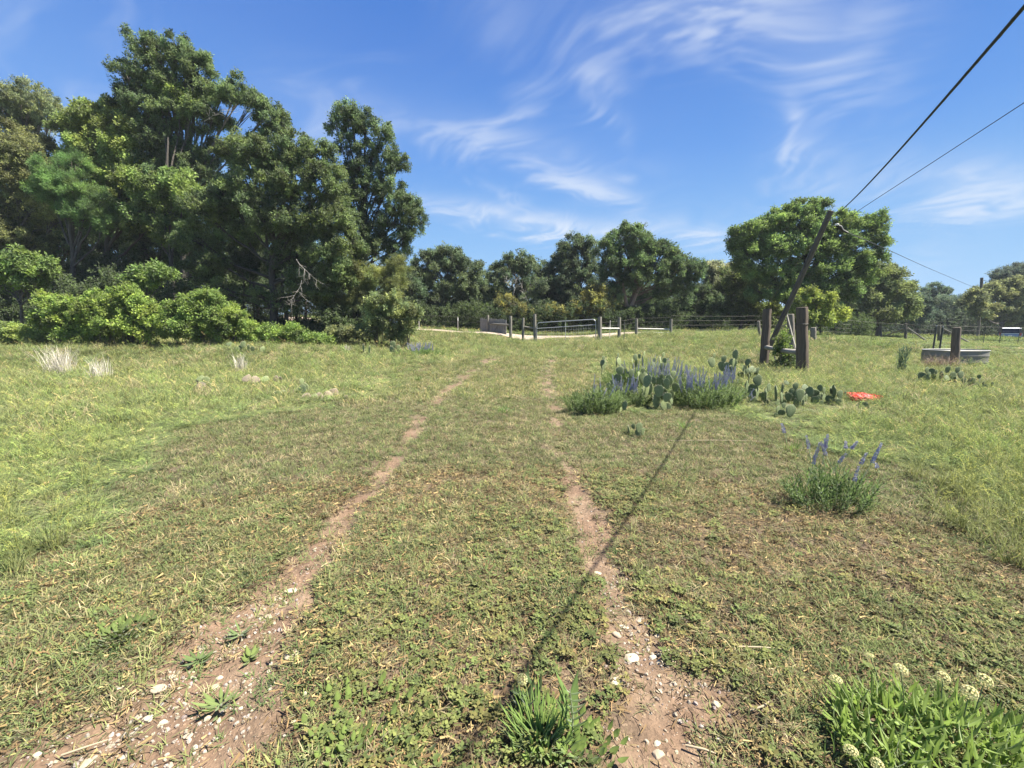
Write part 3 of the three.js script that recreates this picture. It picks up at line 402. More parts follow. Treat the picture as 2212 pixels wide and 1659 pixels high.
tree({ label: 'dark oak below the rounded tree above the far fence', foot: 1850, d: 47, color: [.040, .06, .032], trunk: .2, size: 1.5, blobs: [[1820, 680, 20], [1850, 690, 18], [1880, 690, 18], [1800, 700, 14], [1915, 690, 16]] });
tree({ label: 'dark blue-green oak row left of the small dome tree', foot: 1985, d: 52, color: [.042, .062, .04], trunk: .22, size: 1.5, blobs: [[1965, 668, 16], [1985, 660, 18], [1975, 685, 18], [2000, 680, 16], [1950, 690, 14]] });
tree({ label: 'small distant dome-shaped dark oak on the skyline', foot: 2015, d: 78, color: [.036, .058, .034], trunk: .3, size: 1.9, dens: 1.3, blobs: [[2005, 635, 12], [2020, 630, 13], [2035, 642, 13], [1995, 645, 11], [2012, 652, 16], [2035, 660, 14], [2000, 665, 12]] });
tree({ label: 'blue-green oaks in the dip under the far wooden pole', foot: 2070, d: 66, color: [.045, .066, .042], trunk: .25, size: 1.7, blobs: [[2045, 660, 16], [2070, 660, 14], [2095, 662, 14], [2055, 682, 18], [2085, 682, 16], [2030, 680, 14], [2110, 680, 14]] });
tree({ name: 'elm_tree', label: 'broad olive tree above the parked vehicle', foot: 2165, d: 58, leaf: 'elm', color: [.075, .088, .038], trunk: .3, size: 1.5, fat: .98, blobs: [[2090, 652, 12], [2110, 646, 14, -7], [2122, 668, 17, -7], [2110, 640, 16], [2140, 630, 20], [2170, 625, 22], [2200, 622, 22], [2120, 662, 18], [2155, 660, 22], [2195, 658, 24], [2230, 640, 26], [2240, 665, 24], [2140, 682, 16], [2180, 684, 18], [2225, 690, 20], [2260, 620, 26]] });
tree({ label: 'dark oak crown at the right edge behind the olive tree', foot: 2195, d: 68, color: [.045, .062, .045], trunk: .3, size: 1.7, blobs: [[2160, 600, 12], [2180, 592, 14], [2200, 585, 14], [2220, 590, 18], [2190, 610, 16], [2225, 612, 18], [2250, 600, 20]] });
{ // the far wood behind everything, one mass, and its own thin stand behind the left trunks
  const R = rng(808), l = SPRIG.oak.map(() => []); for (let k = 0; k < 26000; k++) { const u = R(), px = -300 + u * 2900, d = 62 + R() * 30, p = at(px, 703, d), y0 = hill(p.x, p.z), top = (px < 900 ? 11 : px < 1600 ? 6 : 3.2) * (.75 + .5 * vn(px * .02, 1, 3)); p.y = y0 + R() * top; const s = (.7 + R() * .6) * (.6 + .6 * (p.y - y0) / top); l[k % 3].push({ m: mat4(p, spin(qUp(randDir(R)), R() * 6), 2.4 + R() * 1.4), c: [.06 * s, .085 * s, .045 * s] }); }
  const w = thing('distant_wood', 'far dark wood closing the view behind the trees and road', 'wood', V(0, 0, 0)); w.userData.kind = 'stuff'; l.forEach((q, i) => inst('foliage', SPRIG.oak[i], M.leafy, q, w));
}
{ // leafy understory in the shade of the left wood
  const R = rng(717), l = SPRIG.oak.map(() => []); for (let k = 0; k < 15000; k++) { const px = -260 + R() * 1090, d = 23.4 + R() * 9, p = at(px, 703, d); if (roadDist(p.x, p.z) < 2.5) continue; const gap = px > 530 && px < 690 && R() < .75, y0 = hill(p.x, p.z), top = (gap ? .35 : 1.2 + 4.2 * fbm(px * .012, d * .25, 3, 13)) * (px > 700 ? .55 : 1); p.y = y0 + R() * top; const s = .6 + R() * .8, v = vn(px * .03, p.y * .8, 8) * .6 + .7; l[k % 3].push({ m: mat4(p, spin(qUp(randDir(R)), R() * 6), .9 + R() * .8), c: [.085 * s * v, .125 * s * v, .04 * s * v] }); }
  const w = thing('underbrush', 'shaded leafy undergrowth between the trunks of the left wood', 'brush', V(0, 0, 0)); w.userData.kind = 'stuff'; l.forEach((q, i) => inst('foliage', SPRIG.oak[i], M.leafy, q, w));
}
{ // understory brush under the roadside trees
  const R = rng(909), l = SPRIG.bush.map(() => []); for (let k = 0; k < 9000; k++) { const px = 880 + R() * 1000, d = 33.5 + R() * 6 + (px > 1500 ? (px - 1500) * .012 : 0), p = at(px, 703, d); if (roadDist(p.x, p.z) < 2.6) continue; const y0 = hill(p.x, p.z), top = .6 + 2.8 * fbm(px * .018, d * .3, 3, 3) ** 1.3; p.y = y0 + R() * top; const s = .5 + R() * .8, y = vn(px * .03, d, 8); l[k % 3].push({ m: mat4(p, spin(qUp(randDir(R)), R() * 6), 1.1 + R() * .6), c: [(.062 + .035 * y) * s, (.10 + .04 * y) * s, .036 * s] }); }
  const w = thing('underbrush', 'dark low brush under the trees along the far side of the road', 'brush', V(0, 0, 0)); w.userData.kind = 'stuff'; l.forEach((q, i) => inst('foliage', SPRIG.bush[i], M.leafy, q, w));
}

// ---------------------------------------------------------------- fences, gate, panel
const WD = [.25, .235, .195], WDD = [.18, .16, .13];
const onG = (px, d) => { const p = at(px, 703, d); p.y = hill(p.x, p.z); return p; };
const baseOf = (px, py, d) => { const p = at(px, py, d); p.y = Math.min(p.y, hill(p.x, p.z)) - .1; return p; };
function post(parent, foot, top, r, mat = M.postwood, col = [.42, .38, .32], name = 'post', seed = 1) {   // a round wooden post, weathered and a little crooked
  const R = rng(seed), gb = new GB(), pts = [], rad = [], b = parent.position ?? V(0, 0, 0);
  for (let i = 0; i <= 8; i++) { const t = i / 8; pts.push(foot.clone().lerp(top, t).sub(b).add(V((R() - .5) * r * .14, 0, (R() - .5) * r * .14))); rad.push(r * (1.06 - t * .1 + (R() - .5) * .04)); }
  pts.push(pts[8].clone().addScaledVector(top.clone().sub(foot).normalize(), r * .12)); rad.push(r * .82);
  tube(gb, pts, rad, 14, col); return mesh(name, gb.geo(), mat, parent);
}
function rod(parent, a, b, r, mat, name, seg = 8, sag = 0) { const gb = new GB(), o = parent.position, pts = []; for (let i = 0; i <= 6; i++) { const t = i / 6, p = a.clone().lerp(b, t).sub(o); p.y -= sag * 4 * t * (1 - t); pts.push(p); } tube(gb, pts, r, seg, mat === M.postwood ? WD : [1, 1, 1]); return mesh(name, gb.geo(), mat, parent); }

function span(A, B, n, heights, parent, r = .004) { heights.forEach((h, k) => { const gb = new GB(), o = parent.position; for (let i = 0; i < A.length - 1; i++) { const a = A[i].clone(), b = A[i + 1].clone(); a.y = hill(a.x, a.z) + h; b.y = hill(b.x, b.z) + h; const pts = [0, .25, .5, .75, 1].map((t) => { const p = a.clone().lerp(b, t).sub(o); p.y -= .05 * 4 * t * (1 - t) * .4; return p; }); tube(gb, pts, r, 4, [1, 1, 1], false); } mesh('wire', gb.geo(), M.wire, parent); }); }
{ // left of the gate
  const f = thing('fence', 'short wooden post and rail fence left of the metal gate', 'fence', onG(1100, 27));
  const P = [[1054, 681, 29], [1103, 683, 27.2], [1130, 687, 26.2], [1155, 679, 25.8]], tops = P.map(([x, y, d]) => at(x, y, d)), r = [.085, .1, .085, .1];
  P.forEach(([x, y, d], i) => post(f, baseOf(x + (i === 3 ? 1 : 0), 745, d), tops[i], r[i], M.postwood, WD, 'post', 60 + i));
  rod(f, at(1056, 699, 29), at(1102, 702, 27.2), .055, M.postwood, 'rail'); rod(f, at(1132, 706, 26.2), at(1154, 709, 25.8), .05, M.postwood, 'rail');
  span([at(1130, 700, 26.2), at(1155, 700, 25.8)], null, 0, [.2, .5, .8], f); rod(f, at(1153, 709, 25.8), at(1132, 733, 26.1), .006, M.wire, 'wire');
  span([onG(760, 31), onG(905, 29.6), onG(989, 29.3), onG(1054, 29)], null, 0, [.35, .7, 1.05], f);
  const tp = [[905, 685, 29.6], [989, 686, 29.3]]; tp.forEach(([x, y, d], i) => { const t = thing('fence_post', i ? 'pale thin steel fence post between the shrub and the grey panel' : 'pale thin steel fence post beside the grey-green shrub by the road', 'post', onG(x, d)); const top = at(x, y, d).sub(t.position), gb = new GB(); tube(gb, [V(0, -.1, 0), top], .022, 5); mesh('shaft', gb.geo(), M.pvc, t); const cg = new GB(); tube(cg, [top.clone().add(V(0, -.22, 0)), top.clone().add(V(0, .01, 0))], .027, 6); mesh('cap', cg.geo(), std({ color: new THREE.Color().setRGB(.75, .75, .7) }), t); });
}
{ // the grey board panel behind the fence
  const a = at(1037.5, 716, 29.6), b = at(1094, 721, 27.9); const t = thing('board_panel', 'weathered grey board panel standing behind the fence posts left of the gate', 'panel', a.clone().setY(hill(a.x, a.z)));
  const n = 11, R = rng(5), h = .98; const dir = b.clone().sub(a).setY(0), L = dir.length(), ang = Math.atan2(-dir.z, dir.x), w = L / n;
  const g = new THREE.BoxGeometry(w - .012, 1, .022, 1, 1, 1);
  for (let i = 0; i < n; i++) { const p = a.clone().lerp(b, (i + .5) / n), m = mesh('board', g, M.grey, t); const hh = h * (.97 + R() * .06); m.scale.y = hh; m.position.set(p.x, p.y + hh / 2 - .05, p.z).sub(t.position); m.rotation.y = ang; m.rotation.x = (R() - .5) * .02; }
  const nrm = V(Math.sin(ang), 0, Math.cos(ang)); for (const y of [.2, .5, .8]) { const rp = (q, o) => q.clone().add(V(0, y * h - .05, 0)).addScaledVector(nrm, .032); rod(t, rp(a), rp(b), .012, M.grey, 'batten', 4); }
  rod(t, at(1068, 718, 28.6).addScaledVector(nrm, .09), at(1080, 699, 28.3).addScaledVector(nrm, .09), .022, M.postwood, 'brace');
}
{ // the tubular gate
  const L = 25.75, Rr = 24.25, hinge = baseOf(1159.5, 741, L), g = thing('gate', 'galvanised tubular metal gate with wire mesh closing the track', 'gate', at(1159.5, 741, L));
  const p = (u, v) => { const d = lerp(L, Rr, u), x = lerp(1159.5, 1287, u); const yt = lerp(697.3, 689.5, u), yb = lerp(740.8, 736, u); return at(x, lerp(yb, yt, v), d); }, o = g.position;
  const gb = new GB(), r = .026, corner = [], pts = [p(0, 0)]; pts.push(p(0, .80)); for (let i = 0; i <= 6; i++) { const a = i / 6 * Math.PI / 2; pts.push(p(.055 * (1 - Math.cos(a)), .82 + .18 * Math.sin(a))); }
  for (let i = 0; i <= 6; i++) { const a = i / 6 * Math.PI / 2; pts.push(p(1 - .055 * (1 - Math.sin(a)), .82 + .18 * Math.cos(a))); } pts.push(p(1, .5), p(1, 0)); tube(gb, pts.map((q) => q.sub(o)), r, 8); mesh('frame', gb.geo(), M.galv, g);
  for (const [a, b] of [[p(0, .01), p(1, .01)], [p(0, .715), p(1, .745)]]) rod(g, a, b, .022, M.galv, 'rail'); rod(g, p(.487, 0), p(.487, .97), .018, M.galv, 'upright');
  for (let i = 1; i < 24; i++) if (Math.abs(i - 12) > .5) rod(g, p(i / 24, .02), p(i / 24, .72), .0035, M.galv, 'mesh_wire', 4); for (const v of [.14, .28, .43, .58]) rod(g, p(0, v), p(1, v), .0035, M.galv, 'mesh_wire', 4);
  for (const v of [.15, .8]) rod(g, p(-.03, v), p(0, v), .02, M.steel, 'hinge');
}
{ // right of the gate
  const f = thing('fence', 'wooden post fence with pale rails right of the metal gate', 'fence', onG(1375, 27));
  const P = [[1295.5, 685, 24.2, .125], [1338, 686, 26.5, .1], [1375, 689, 27, .09], [1449.5, 689, 27, .09]], T = P.map(([x, y, d]) => at(x, y, d));
  P.forEach(([x, y, d, r], i) => post(f, baseOf(x - .5, 742, d), T[i], r, M.postwood, WD, 'post', 70 + i));
  rod(f, at(1299, 709.5, 24.4), at(1337, 709.5, 26.4), .045, M.pvc, 'rail'); rod(f, at(1377, 710, 27), at(1448, 711.5, 27), .045, M.pvc, 'rail'); rod(f, at(1416, 718.6, 27.3), at(1452, 719, 27.3), .03, M.pvc, 'rail');
  span([at(1295, 700, 24.2), at(1338, 700, 26.5), at(1375, 700, 27), at(1449.5, 700, 27)], null, 0, [.25, .55, .85, 1.1], f);
  [[1349, 694, 23.6, 'dark slim steel post standing in front of the right fence', M.steel], [1318, 692, 25.6, 'pale slim post between the gate post and the next fence post', M.pvc]].forEach(([x, y, d, l, m]) => { const t = thing('fence_post', l, 'post', onG(x, d)); const gb = new GB(); tube(gb, [V(0, -.1, 0), at(x, y, d).sub(t.position)], .022, 5); mesh('shaft', gb.geo(), m, t); });
}
{ // the long wire fence to the right with its timber braces
  const line = [[1449, 27], [1540, 29], [1627, 30], [1720, 31], [1840, 31.5], [1956, 31], [2031, 30], [2130, 29.5], [2250, 29], [2400, 28.5]].map(([x, d]) => onG(x, d));
  const f = thing('fence', 'long barbed wire fence with timber braces across the far right field', 'fence', onG(1956, 31));
  span(line, null, 0, [.3, .6, .9, 1.2], f, .005);
  post(f, baseOf(1956, 738, 31), at(1956.5, 699, 31), .085, M.postwood, WDD, 'post', 81); post(f, baseOf(2028, 742, 30), at(2029, 703, 30), .085, M.postwood, WDD, 'post', 82);
  rod(f, at(1952, 710, 31), at(1916, 724, 33), .055, M.postwood, 'brace'); rod(f, at(1960, 708, 31), at(2005, 739, 30), .05, M.postwood, 'brace'); rod(f, at(2032, 707, 30), at(2094, 740, 29.5), .05, M.postwood, 'brace');
  for (const [x, y, d] of [[1540, 696, 29], [1720, 698, 31], [1840, 699, 31.5], [2130, 703, 29.5], [2165, 704, 29.4], [2205, 704, 29.2]]) { const gb = new GB(); tube(gb, [onG(x, d).sub(f.position).add(V(0, -.1, 0)), at(x, y, d).sub(f.position)], .02, 5); mesh('steel_post', gb.geo(), M.steel, f); }
}
// ---------------------------------------------------------------- the old post frame and the leaning pole
const OLD = [.145, .11, .082];
{
  const f = thing('post_frame', 'three thick old wooden posts joined by a crossbar and brace beside the cacti', 'post frame', onG(1690, 15));
  post(f, baseOf(1650, 795, 16), at(1657.5, 668, 16), .152, M.postwood, OLD, 'post', 91); post(f, baseOf(1733, 815, 13.4), at(1732, 665, 13.4), .168, M.postwood, OLD, 'post', 92); post(f, baseOf(1711, 775, 18.5), at(1707.5, 679.5, 18.5), .145, M.postwood, [.24, .21, .17], 'post', 93);
  { const gb = new GB(), a = at(1652, 750, 16).sub(f.position), b = at(1724, 761, 13.5).sub(f.position); tube(gb, [a, a.clone().lerp(b, .5).add(V(0, -.02, 0)), b], [.085, .078, .085], 8, [.36, .335, .29]); mesh('crossbar', gb.geo(), M.postwood, f); }
  rod(f, at(1700.5, 681, 18.2), at(1720, 757, 14), .024, M.postwood, 'brace'); rod(f, at(1672, 768, 15), at(1682, 797, 14.8), .02, M.postwood, 'brace');
  for (const [y, d, x, r] of [[700, 13.4, 1732, .182], [748, 16, 1655, .166]]) { const gb = new GB(), c = at(x, y, d).sub(f.position), pts = []; for (let i = 0; i <= 20; i++) pts.push(c.clone().add(V(Math.cos(i / 20 * 6.283) * r, 0, Math.sin(i / 20 * 6.283) * r))); tube(gb, pts, .008, 5, [1, 1, 1], false); mesh('wire_band', gb.geo(), M.steel, f); }
  const st = thing('wooden_stump', 'cut-off grey wooden stump right of the thick post', 'stump', onG(1757, 25)); post(st, baseOf(1757, 742, 25), at(1757, 708, 25), .15, M.postwood, [.27, .24, .2], 'stump', 95);
  const sl = thing('wooden_post', 'short tilted wooden post left of the thick posts', 'post', onG(1642, 25)); post(sl, baseOf(1643, 735, 25), at(1638, 694, 25), .085, M.postwood, [.27, .24, .2], 'post', 96);
}
const poleFoot = onG(1650, 17.6), poleTop = at(1794.5, 456, 15.3);
{
  const p = thing('utility_pole', 'dark wooden utility pole leaning to the right behind the thick posts', 'pole', poleFoot.clone()); p.position.y -= .3;
  post(p, p.position.clone(), poleTop, .092, M.postwood, [.13, .11, .095], 'pole', 97);
  for (const t of [.93, .77]) { const c = poleFoot.clone().lerp(poleTop, t).sub(p.position), ax = poleTop.clone().sub(poleFoot).normalize(), e = ax.clone().cross(V(0, 0, 1)).normalize(), n = ax.clone().cross(e), gb = new GB(), pts = []; for (let i = 0; i <= 16; i++) pts.push(c.clone().addScaledVector(e, Math.cos(i / 16 * 6.283) * .1).addScaledVector(n, Math.sin(i / 16 * 6.283) * .1)); tube(gb, pts, .012, 5, [1, 1, 1], false); mesh('band', gb.geo(), M.steel, p); }
  { const gb = new GB(), a = poleFoot.clone().lerp(poleTop, .9).sub(p.position), b = at(1803, 487, 15.2).sub(p.position); tube(gb, [a, b], .008, 5); mesh('hook', gb.geo(), M.steel, p); const ig = new GB(), dv = b.clone().sub(a).normalize(); tube(ig, [0, .03, .06, .09, .13].map((k) => b.clone().addScaledVector(dv, k)), [.02, .05, .035, .05, .02], 8); mesh('insulator', ig.geo(), std({ color: new THREE.Color().setRGB(.7, .7, .62), roughness: .3 }), p); }
}
{ // wires
  const cab = (name, label, pts, r, mat = M.cable, sub) => { const t = thing(name, label, 'cable', pts[0].clone()), c = new THREE.CatmullRomCurve3(pts.map((q) => q.clone().sub(t.position))), gb = new GB(); tube(gb, c.getPoints(90), r, 6); mesh('cable', gb.geo(), mat, t); return t; };
  const A = at(1786, 476, 15.4), N = at(2212, 15, 2.36);
  const c1 = []; for (let i = 0; i <= 20; i++) { const t = i / 20, p = A.clone().lerp(N, t); p.y -= .16 * 4 * t * (1 - t); c1.push(p); } { const dv = c1[20].clone().sub(c1[19]).normalize(); for (let i = 1; i <= 8; i++) c1.push(N.clone().addScaledVector(dv, i * .9).add(V(0, .012 * i * i, 0))); }
  const c = cab('power_cable', 'thick dark twisted cable from the leaning pole to the top right corner', c1, .0105);
  { const cu = new THREE.CatmullRomCurve3(c1.map((q) => q.clone().sub(c.position))), gb = new GB(), pts = cu.getPoints(700), w = pts.map((p, i) => p.clone().add(V(Math.cos(i * .55) * .007, Math.sin(i * .55) * .007, Math.cos(i * .55) * .004))); tube(gb, w, .0035, 4, [1, 1, 1], false); mesh('strand', gb.geo(), M.cable, c); }
  const B = at(1814, 484, 15.1), w2 = cab('power_cable', 'thinner cable rising from the pole clamp to the right edge', [B, at(1850, 458, 13.2), at(2031, 340, 9.4), at(2212, 222, 7.2), at(2212, 222, 7.2).multiplyScalar(2).sub(at(2031, 340, 9.4))], .007);
  { const gb = new GB(), o = w2.position; tube(gb, [at(1806, 487, 15.15), at(1814, 490, 15.1), at(1820, 498, 15.1), at(1832, 503, 15)].map((q) => q.sub(o)), [.03, .07, .05, .03], 6); mesh('clamp', gb.geo(), M.cable, w2); }
  cab('power_cable', 'thin cable sloping down from the big tree to the far pole', [at(1832, 503, 15), at(1910, 536, 22), at(2010, 581, 36), at(2119, 627, 53)], .014, M.cable);
  cab('guy_wire', 'thin guy wire stretched from the leaning pole down to the left', [at(1768, 505, 15.8), at(1627, 699, 25)], .008, M.wire);
  const d = onG(2117, 53), fp = thing('utility_pole', 'small distant wooden pole above the olive tree at right', 'pole', d); post(fp, d, at(2121, 600, 53), .15, M.postwood, [.16, .14, .12], 'pole', 98); rod(fp, at(2121, 605, 53), at(2136, 608, 52.6), .03, M.steel, 'bracket');
}
// ---------------------------------------------------------------- stock tank
{
  const c = at(2061, 773, 16.4), gy = hill(c.x, c.z); c.y = gy; const t = thing('stock_tank', 'oval galvanised stock tank in the grass behind small cacti', 'water tank', c), rx = 1.06, rz = .6, H = .62, yaw = -.04;
  const ring = (k, y, inset = 0) => { const a = k / 48 * Math.PI * 2, n = 2.6, ca = Math.cos(a), sa = Math.sin(a), x = Math.sign(ca) * Math.pow(Math.abs(ca), 2 / n) * (rx - inset), z = Math.sign(sa) * Math.pow(Math.abs(sa), 2 / n) * (rz - inset); return V(x * Math.cos(yaw) + z * Math.sin(yaw), y, -x * Math.sin(yaw) + z * Math.cos(yaw)); };
  const prof = [[0, .06], [0, .12], [.012, .14], [.012, .17], [0, .19], [0, .36], [.014, .38], [.014, .42], [0, .44], [0, .58]].map(([o, y]) => [-o, y]), gb = new GB(), rows = prof.map(([i, y]) => { const r = []; for (let k = 0; k <= 48; k++) { const p = ring(k, y, i); r.push(gb.v(p.x, p.y, p.z)); } return r; }); for (let i = 0; i + 1 < rows.length; i++) for (let k = 0; k < 48; k++) gb.quad(rows[i][k], rows[i + 1][k], rows[i + 1][k + 1], rows[i][k + 1]); mesh('wall', gb.geo(), std({ color: new THREE.Color().setRGB(.2, .19, .165), metalness: .2, roughness: .55, side: THREE.DoubleSide }), t);
  const rg = new GB(), pts = []; for (let k = 0; k <= 48; k++) pts.push(ring(k, .6)); tube(rg, pts, .022, 7, [1, 1, 1], false); mesh('rim', rg.geo(), std({ color: new THREE.Color().setRGB(.27, .27, .26), metalness: .3, roughness: .5 }), t);
  const fg = new GB(), m = fg.v(0, .09, 0); const q = []; for (let k = 0; k <= 48; k++) { const p = ring(k, .09, .02); q.push(fg.v(p.x, p.y, p.z)); } for (let k = 0; k < 48; k++) fg.tri(m, q[k + 1], q[k]); mesh('bottom', fg.geo(), std({ color: new THREE.Color().setRGB(.1, .09, .07) }), t);
  const wp = thing('wooden_post', 'thick old post standing in front of the stock tank', 'post', onG(2063, 15.3)); post(wp, baseOf(2062, 790, 15.3), at(2067.5, 708.5, 15.3), .125, M.postwood, [.16, .13, .1], 'post', 101);
  for (const [x, y, d, l] of [[2023, 705, 17.4, 'left of two thin dark steel posts rising behind the stock tank'], [2037, 707, 17.3, 'right of two thin dark steel posts rising behind the stock tank']]) { const s = thing('steel_post', l, 'post', onG(x, d)); const sg = new GB(); tube(sg, [V(0, -.1, 0), at(x, y, d).sub(s.position)], .032, 5); mesh('shaft', sg.geo(), M.steel, s); const hg = new GB(); tube(hg, [at(x, y, d).sub(s.position), at(x + 1, y - 3, d).sub(s.position)], .02, 5); mesh('cap', hg.geo(), M.pvc, s); }
}
// ---------------------------------------------------------------- parked vehicle on the far road
{
  const p = onG(2186, 53), t = thing('parked_car', 'silver blue sport utility vehicle seen from behind on the far road', 'car', p, null); t.position.y += .02; t.rotation.y = -.88;
  const paint = new THREE.MeshPhysicalMaterial({ color: new THREE.Color().setRGB(.22, .27, .34), metalness: .4, roughness: .35, clearcoat: 1, clearcoatRoughness: .1 }), glass = std({ color: new THREE.Color().setRGB(.01, .012, .016), roughness: .08 }), black = std({ color: new THREE.Color().setRGB(.02, .02, .02) }), white = std({ color: new THREE.Color().setRGB(.75, .76, .78), roughness: .35 });
  const ext = (pts, w, bev) => { const s = new THREE.Shape(pts.map(([a, b]) => new THREE.Vector2(a, b))), g = new THREE.ExtrudeGeometry(s, { depth: w - bev * 2, bevelEnabled: true, bevelThickness: bev, bevelSize: bev * .6, bevelSegments: 3 }); g.translate(0, 0, -(w - bev * 2) / 2); g.rotateY(-Math.PI / 2); return g; };
  mesh('body', ext([[-2.3, .42], [-2.36, .75], [-2.28, 1.05], [-.9, 1.1], [1.1, 1.1], [2.25, .98], [2.4, .7], [2.35, .4], [1.75, .38], [1.7, .6], [1.45, .75], [1.2, .6], [1.1, .36], [-1.05, .36], [-1.15, .6], [-1.4, .75], [-1.65, .6], [-1.75, .4]].map(([a, b]) => [-a, b]), 1.9, .1), paint, t);
  mesh('cabin', ext([[-2.26, 1.06], [-2.05, 1.62], [-1.6, 1.72], [.25, 1.72], [1.1, 1.08]].map(([a, b]) => [-a, b]), 1.6, .12), glass, t); mesh('roof', ext([[-2.02, 1.66], [-1.7, 1.76], [.2, 1.76], [.4, 1.66]].map(([a, b]) => [-a, b]), 1.56, .08), white, t);
  for (const [x, z] of [[-.84, 1.4], [.84, 1.4], [-.84, -1.45], [.84, -1.45]]) { const w = mesh('wheel', new THREE.TorusGeometry(.27, .1, 10, 24), black, t); w.rotation.y = Math.PI / 2; w.position.set(x, .36, z); const rm = mesh('rim', new THREE.CylinderGeometry(.21, .21, .16, 18), M.galv, w); rm.rotation.x = Math.PI / 2; }
  for (const s of [-1, 1]) mesh('tail_light', new THREE.BoxGeometry(.16, .34, .06), std({ color: new THREE.Color().setRGB(.35, .02, .02), roughness: .3 }), t).position.set(s * .82, 1.0, 2.4);
  mesh('bumper', new THREE.BoxGeometry(1.8, .22, .12, 2, 2, 2), black, t).position.set(0, .5, 2.42); mesh('licence_plate', new THREE.BoxGeometry(.32, .16, .02), white, t).position.set(0, .82, 2.45);
  mesh('window_frame', new THREE.BoxGeometry(1.5, .05, .05), white, t).position.set(0, 1.1, 2.36);
}
// ---------------------------------------------------------------- prickly pears
const padTex = dataTex(256, (u, v) => { const gx = u * 10, gy = v * 8, o = (Math.floor(gy) & 1) * .5, fx = (gx + o) % 1 - .5, fy = gy % 1 - .5, dot = Math.hypot(fx, fy) < .13 ? 1 : 0, b = .62 + tn(u, v, 8, 2) * .25 + tn(u, v, 40, 3) * .13; return dot ? [.98, .9, .62] : [b, b, b]; });
const padMat = new THREE.MeshPhysicalMaterial({ map: padTex, vertexColors: true, roughness: .65, bumpMap: padTex, bumpScale: .004 });
const padPale = padMat.clone(); padPale.color.setRGB(1.6, 1.5, 1.5);
function padGeo(seed, dry = false) {                           // height 1, width about .85, base at the origin, with spines along the rim
  const R = rng(seed), gb = new GB(), nu = 20, nv = 12, green = dry ? [.23, .2, .14] : [.15, .195, .085]; const rows = [];
  const wob = [R() * .06, R() * .05, R() * 6, R() * 6], bend = (R() - .5) * .14;
  for (let i = 0; i <= nv; i++) { const v = i / nv, ph = v * Math.PI, y = .5 - Math.cos(ph) * .5, wd = .42 * Math.pow(Math.sin(ph), .82) * (.72 + .42 * y) * (1 + wob[0] * Math.sin(ph * 3 + wob[2])), th = .065 * Math.pow(Math.sin(ph), .6), row = []; for (let k = 0; k <= nu; k++) { const a = k / nu * Math.PI * 2, s = Math.sin(a), c = Math.cos(a); const sh = .9 + R() * .18; row.push(gb.v(c * wd, y * (1 + wob[1] * c), Math.sign(s) * Math.pow(Math.abs(s), .7) * th + bend * y * y, green.map((q) => q * sh), c * .5 + .5 + (s > 0 ? .03 : .5), y)); } rows.push(row); }
  for (let i = 0; i < nv; i++) for (let k = 0; k < nu; k++) gb.quad(rows[i][k], rows[i + 1][k], rows[i + 1][k + 1], rows[i][k + 1]);
  for (let k = 0; k < 70; k++) { const ph = Math.PI * (.25 + .72 * R()), rim = k < 40, a = rim ? (R() < .5 ? 0 : Math.PI) + (R() - .5) * .5 : R() * 6.28, y = .5 - Math.cos(ph) * .5, wd = .42 * Math.pow(Math.sin(ph), .82) * (.72 + .42 * y), c = Math.cos(a), s = Math.sin(a), p = V(c * wd, y, Math.sign(s) * Math.pow(Math.abs(s), .7) * .065 * Math.pow(Math.sin(ph), .6) + bend * y * y), d = V(c * Math.sin(ph) * (rim ? 1 : .3), -Math.cos(ph) * (rim ? 1 : .3), s * .8).add(randDir(R).multiplyScalar(.4)).normalize(), e = p.clone().addScaledVector(d, .06 + R() * .07), q = d.clone().cross(randDir(R)).normalize().multiplyScalar(.006), cl = [.72, .66, .5]; gb.tri(gb.v(p.x + q.x, p.y + q.y, p.z + q.z, cl), gb.v(p.x - q.x, p.y - q.y, p.z - q.z, cl), gb.v(e.x, e.y, e.z, cl)); }
  return gb.geo();
}
const PADS = [padGeo(201), padGeo(202), padGeo(203), padGeo(204)], DRYPADS = [padGeo(211, true), padGeo(212, true)];
let cseed = 3000; const PADSPOTS = [];
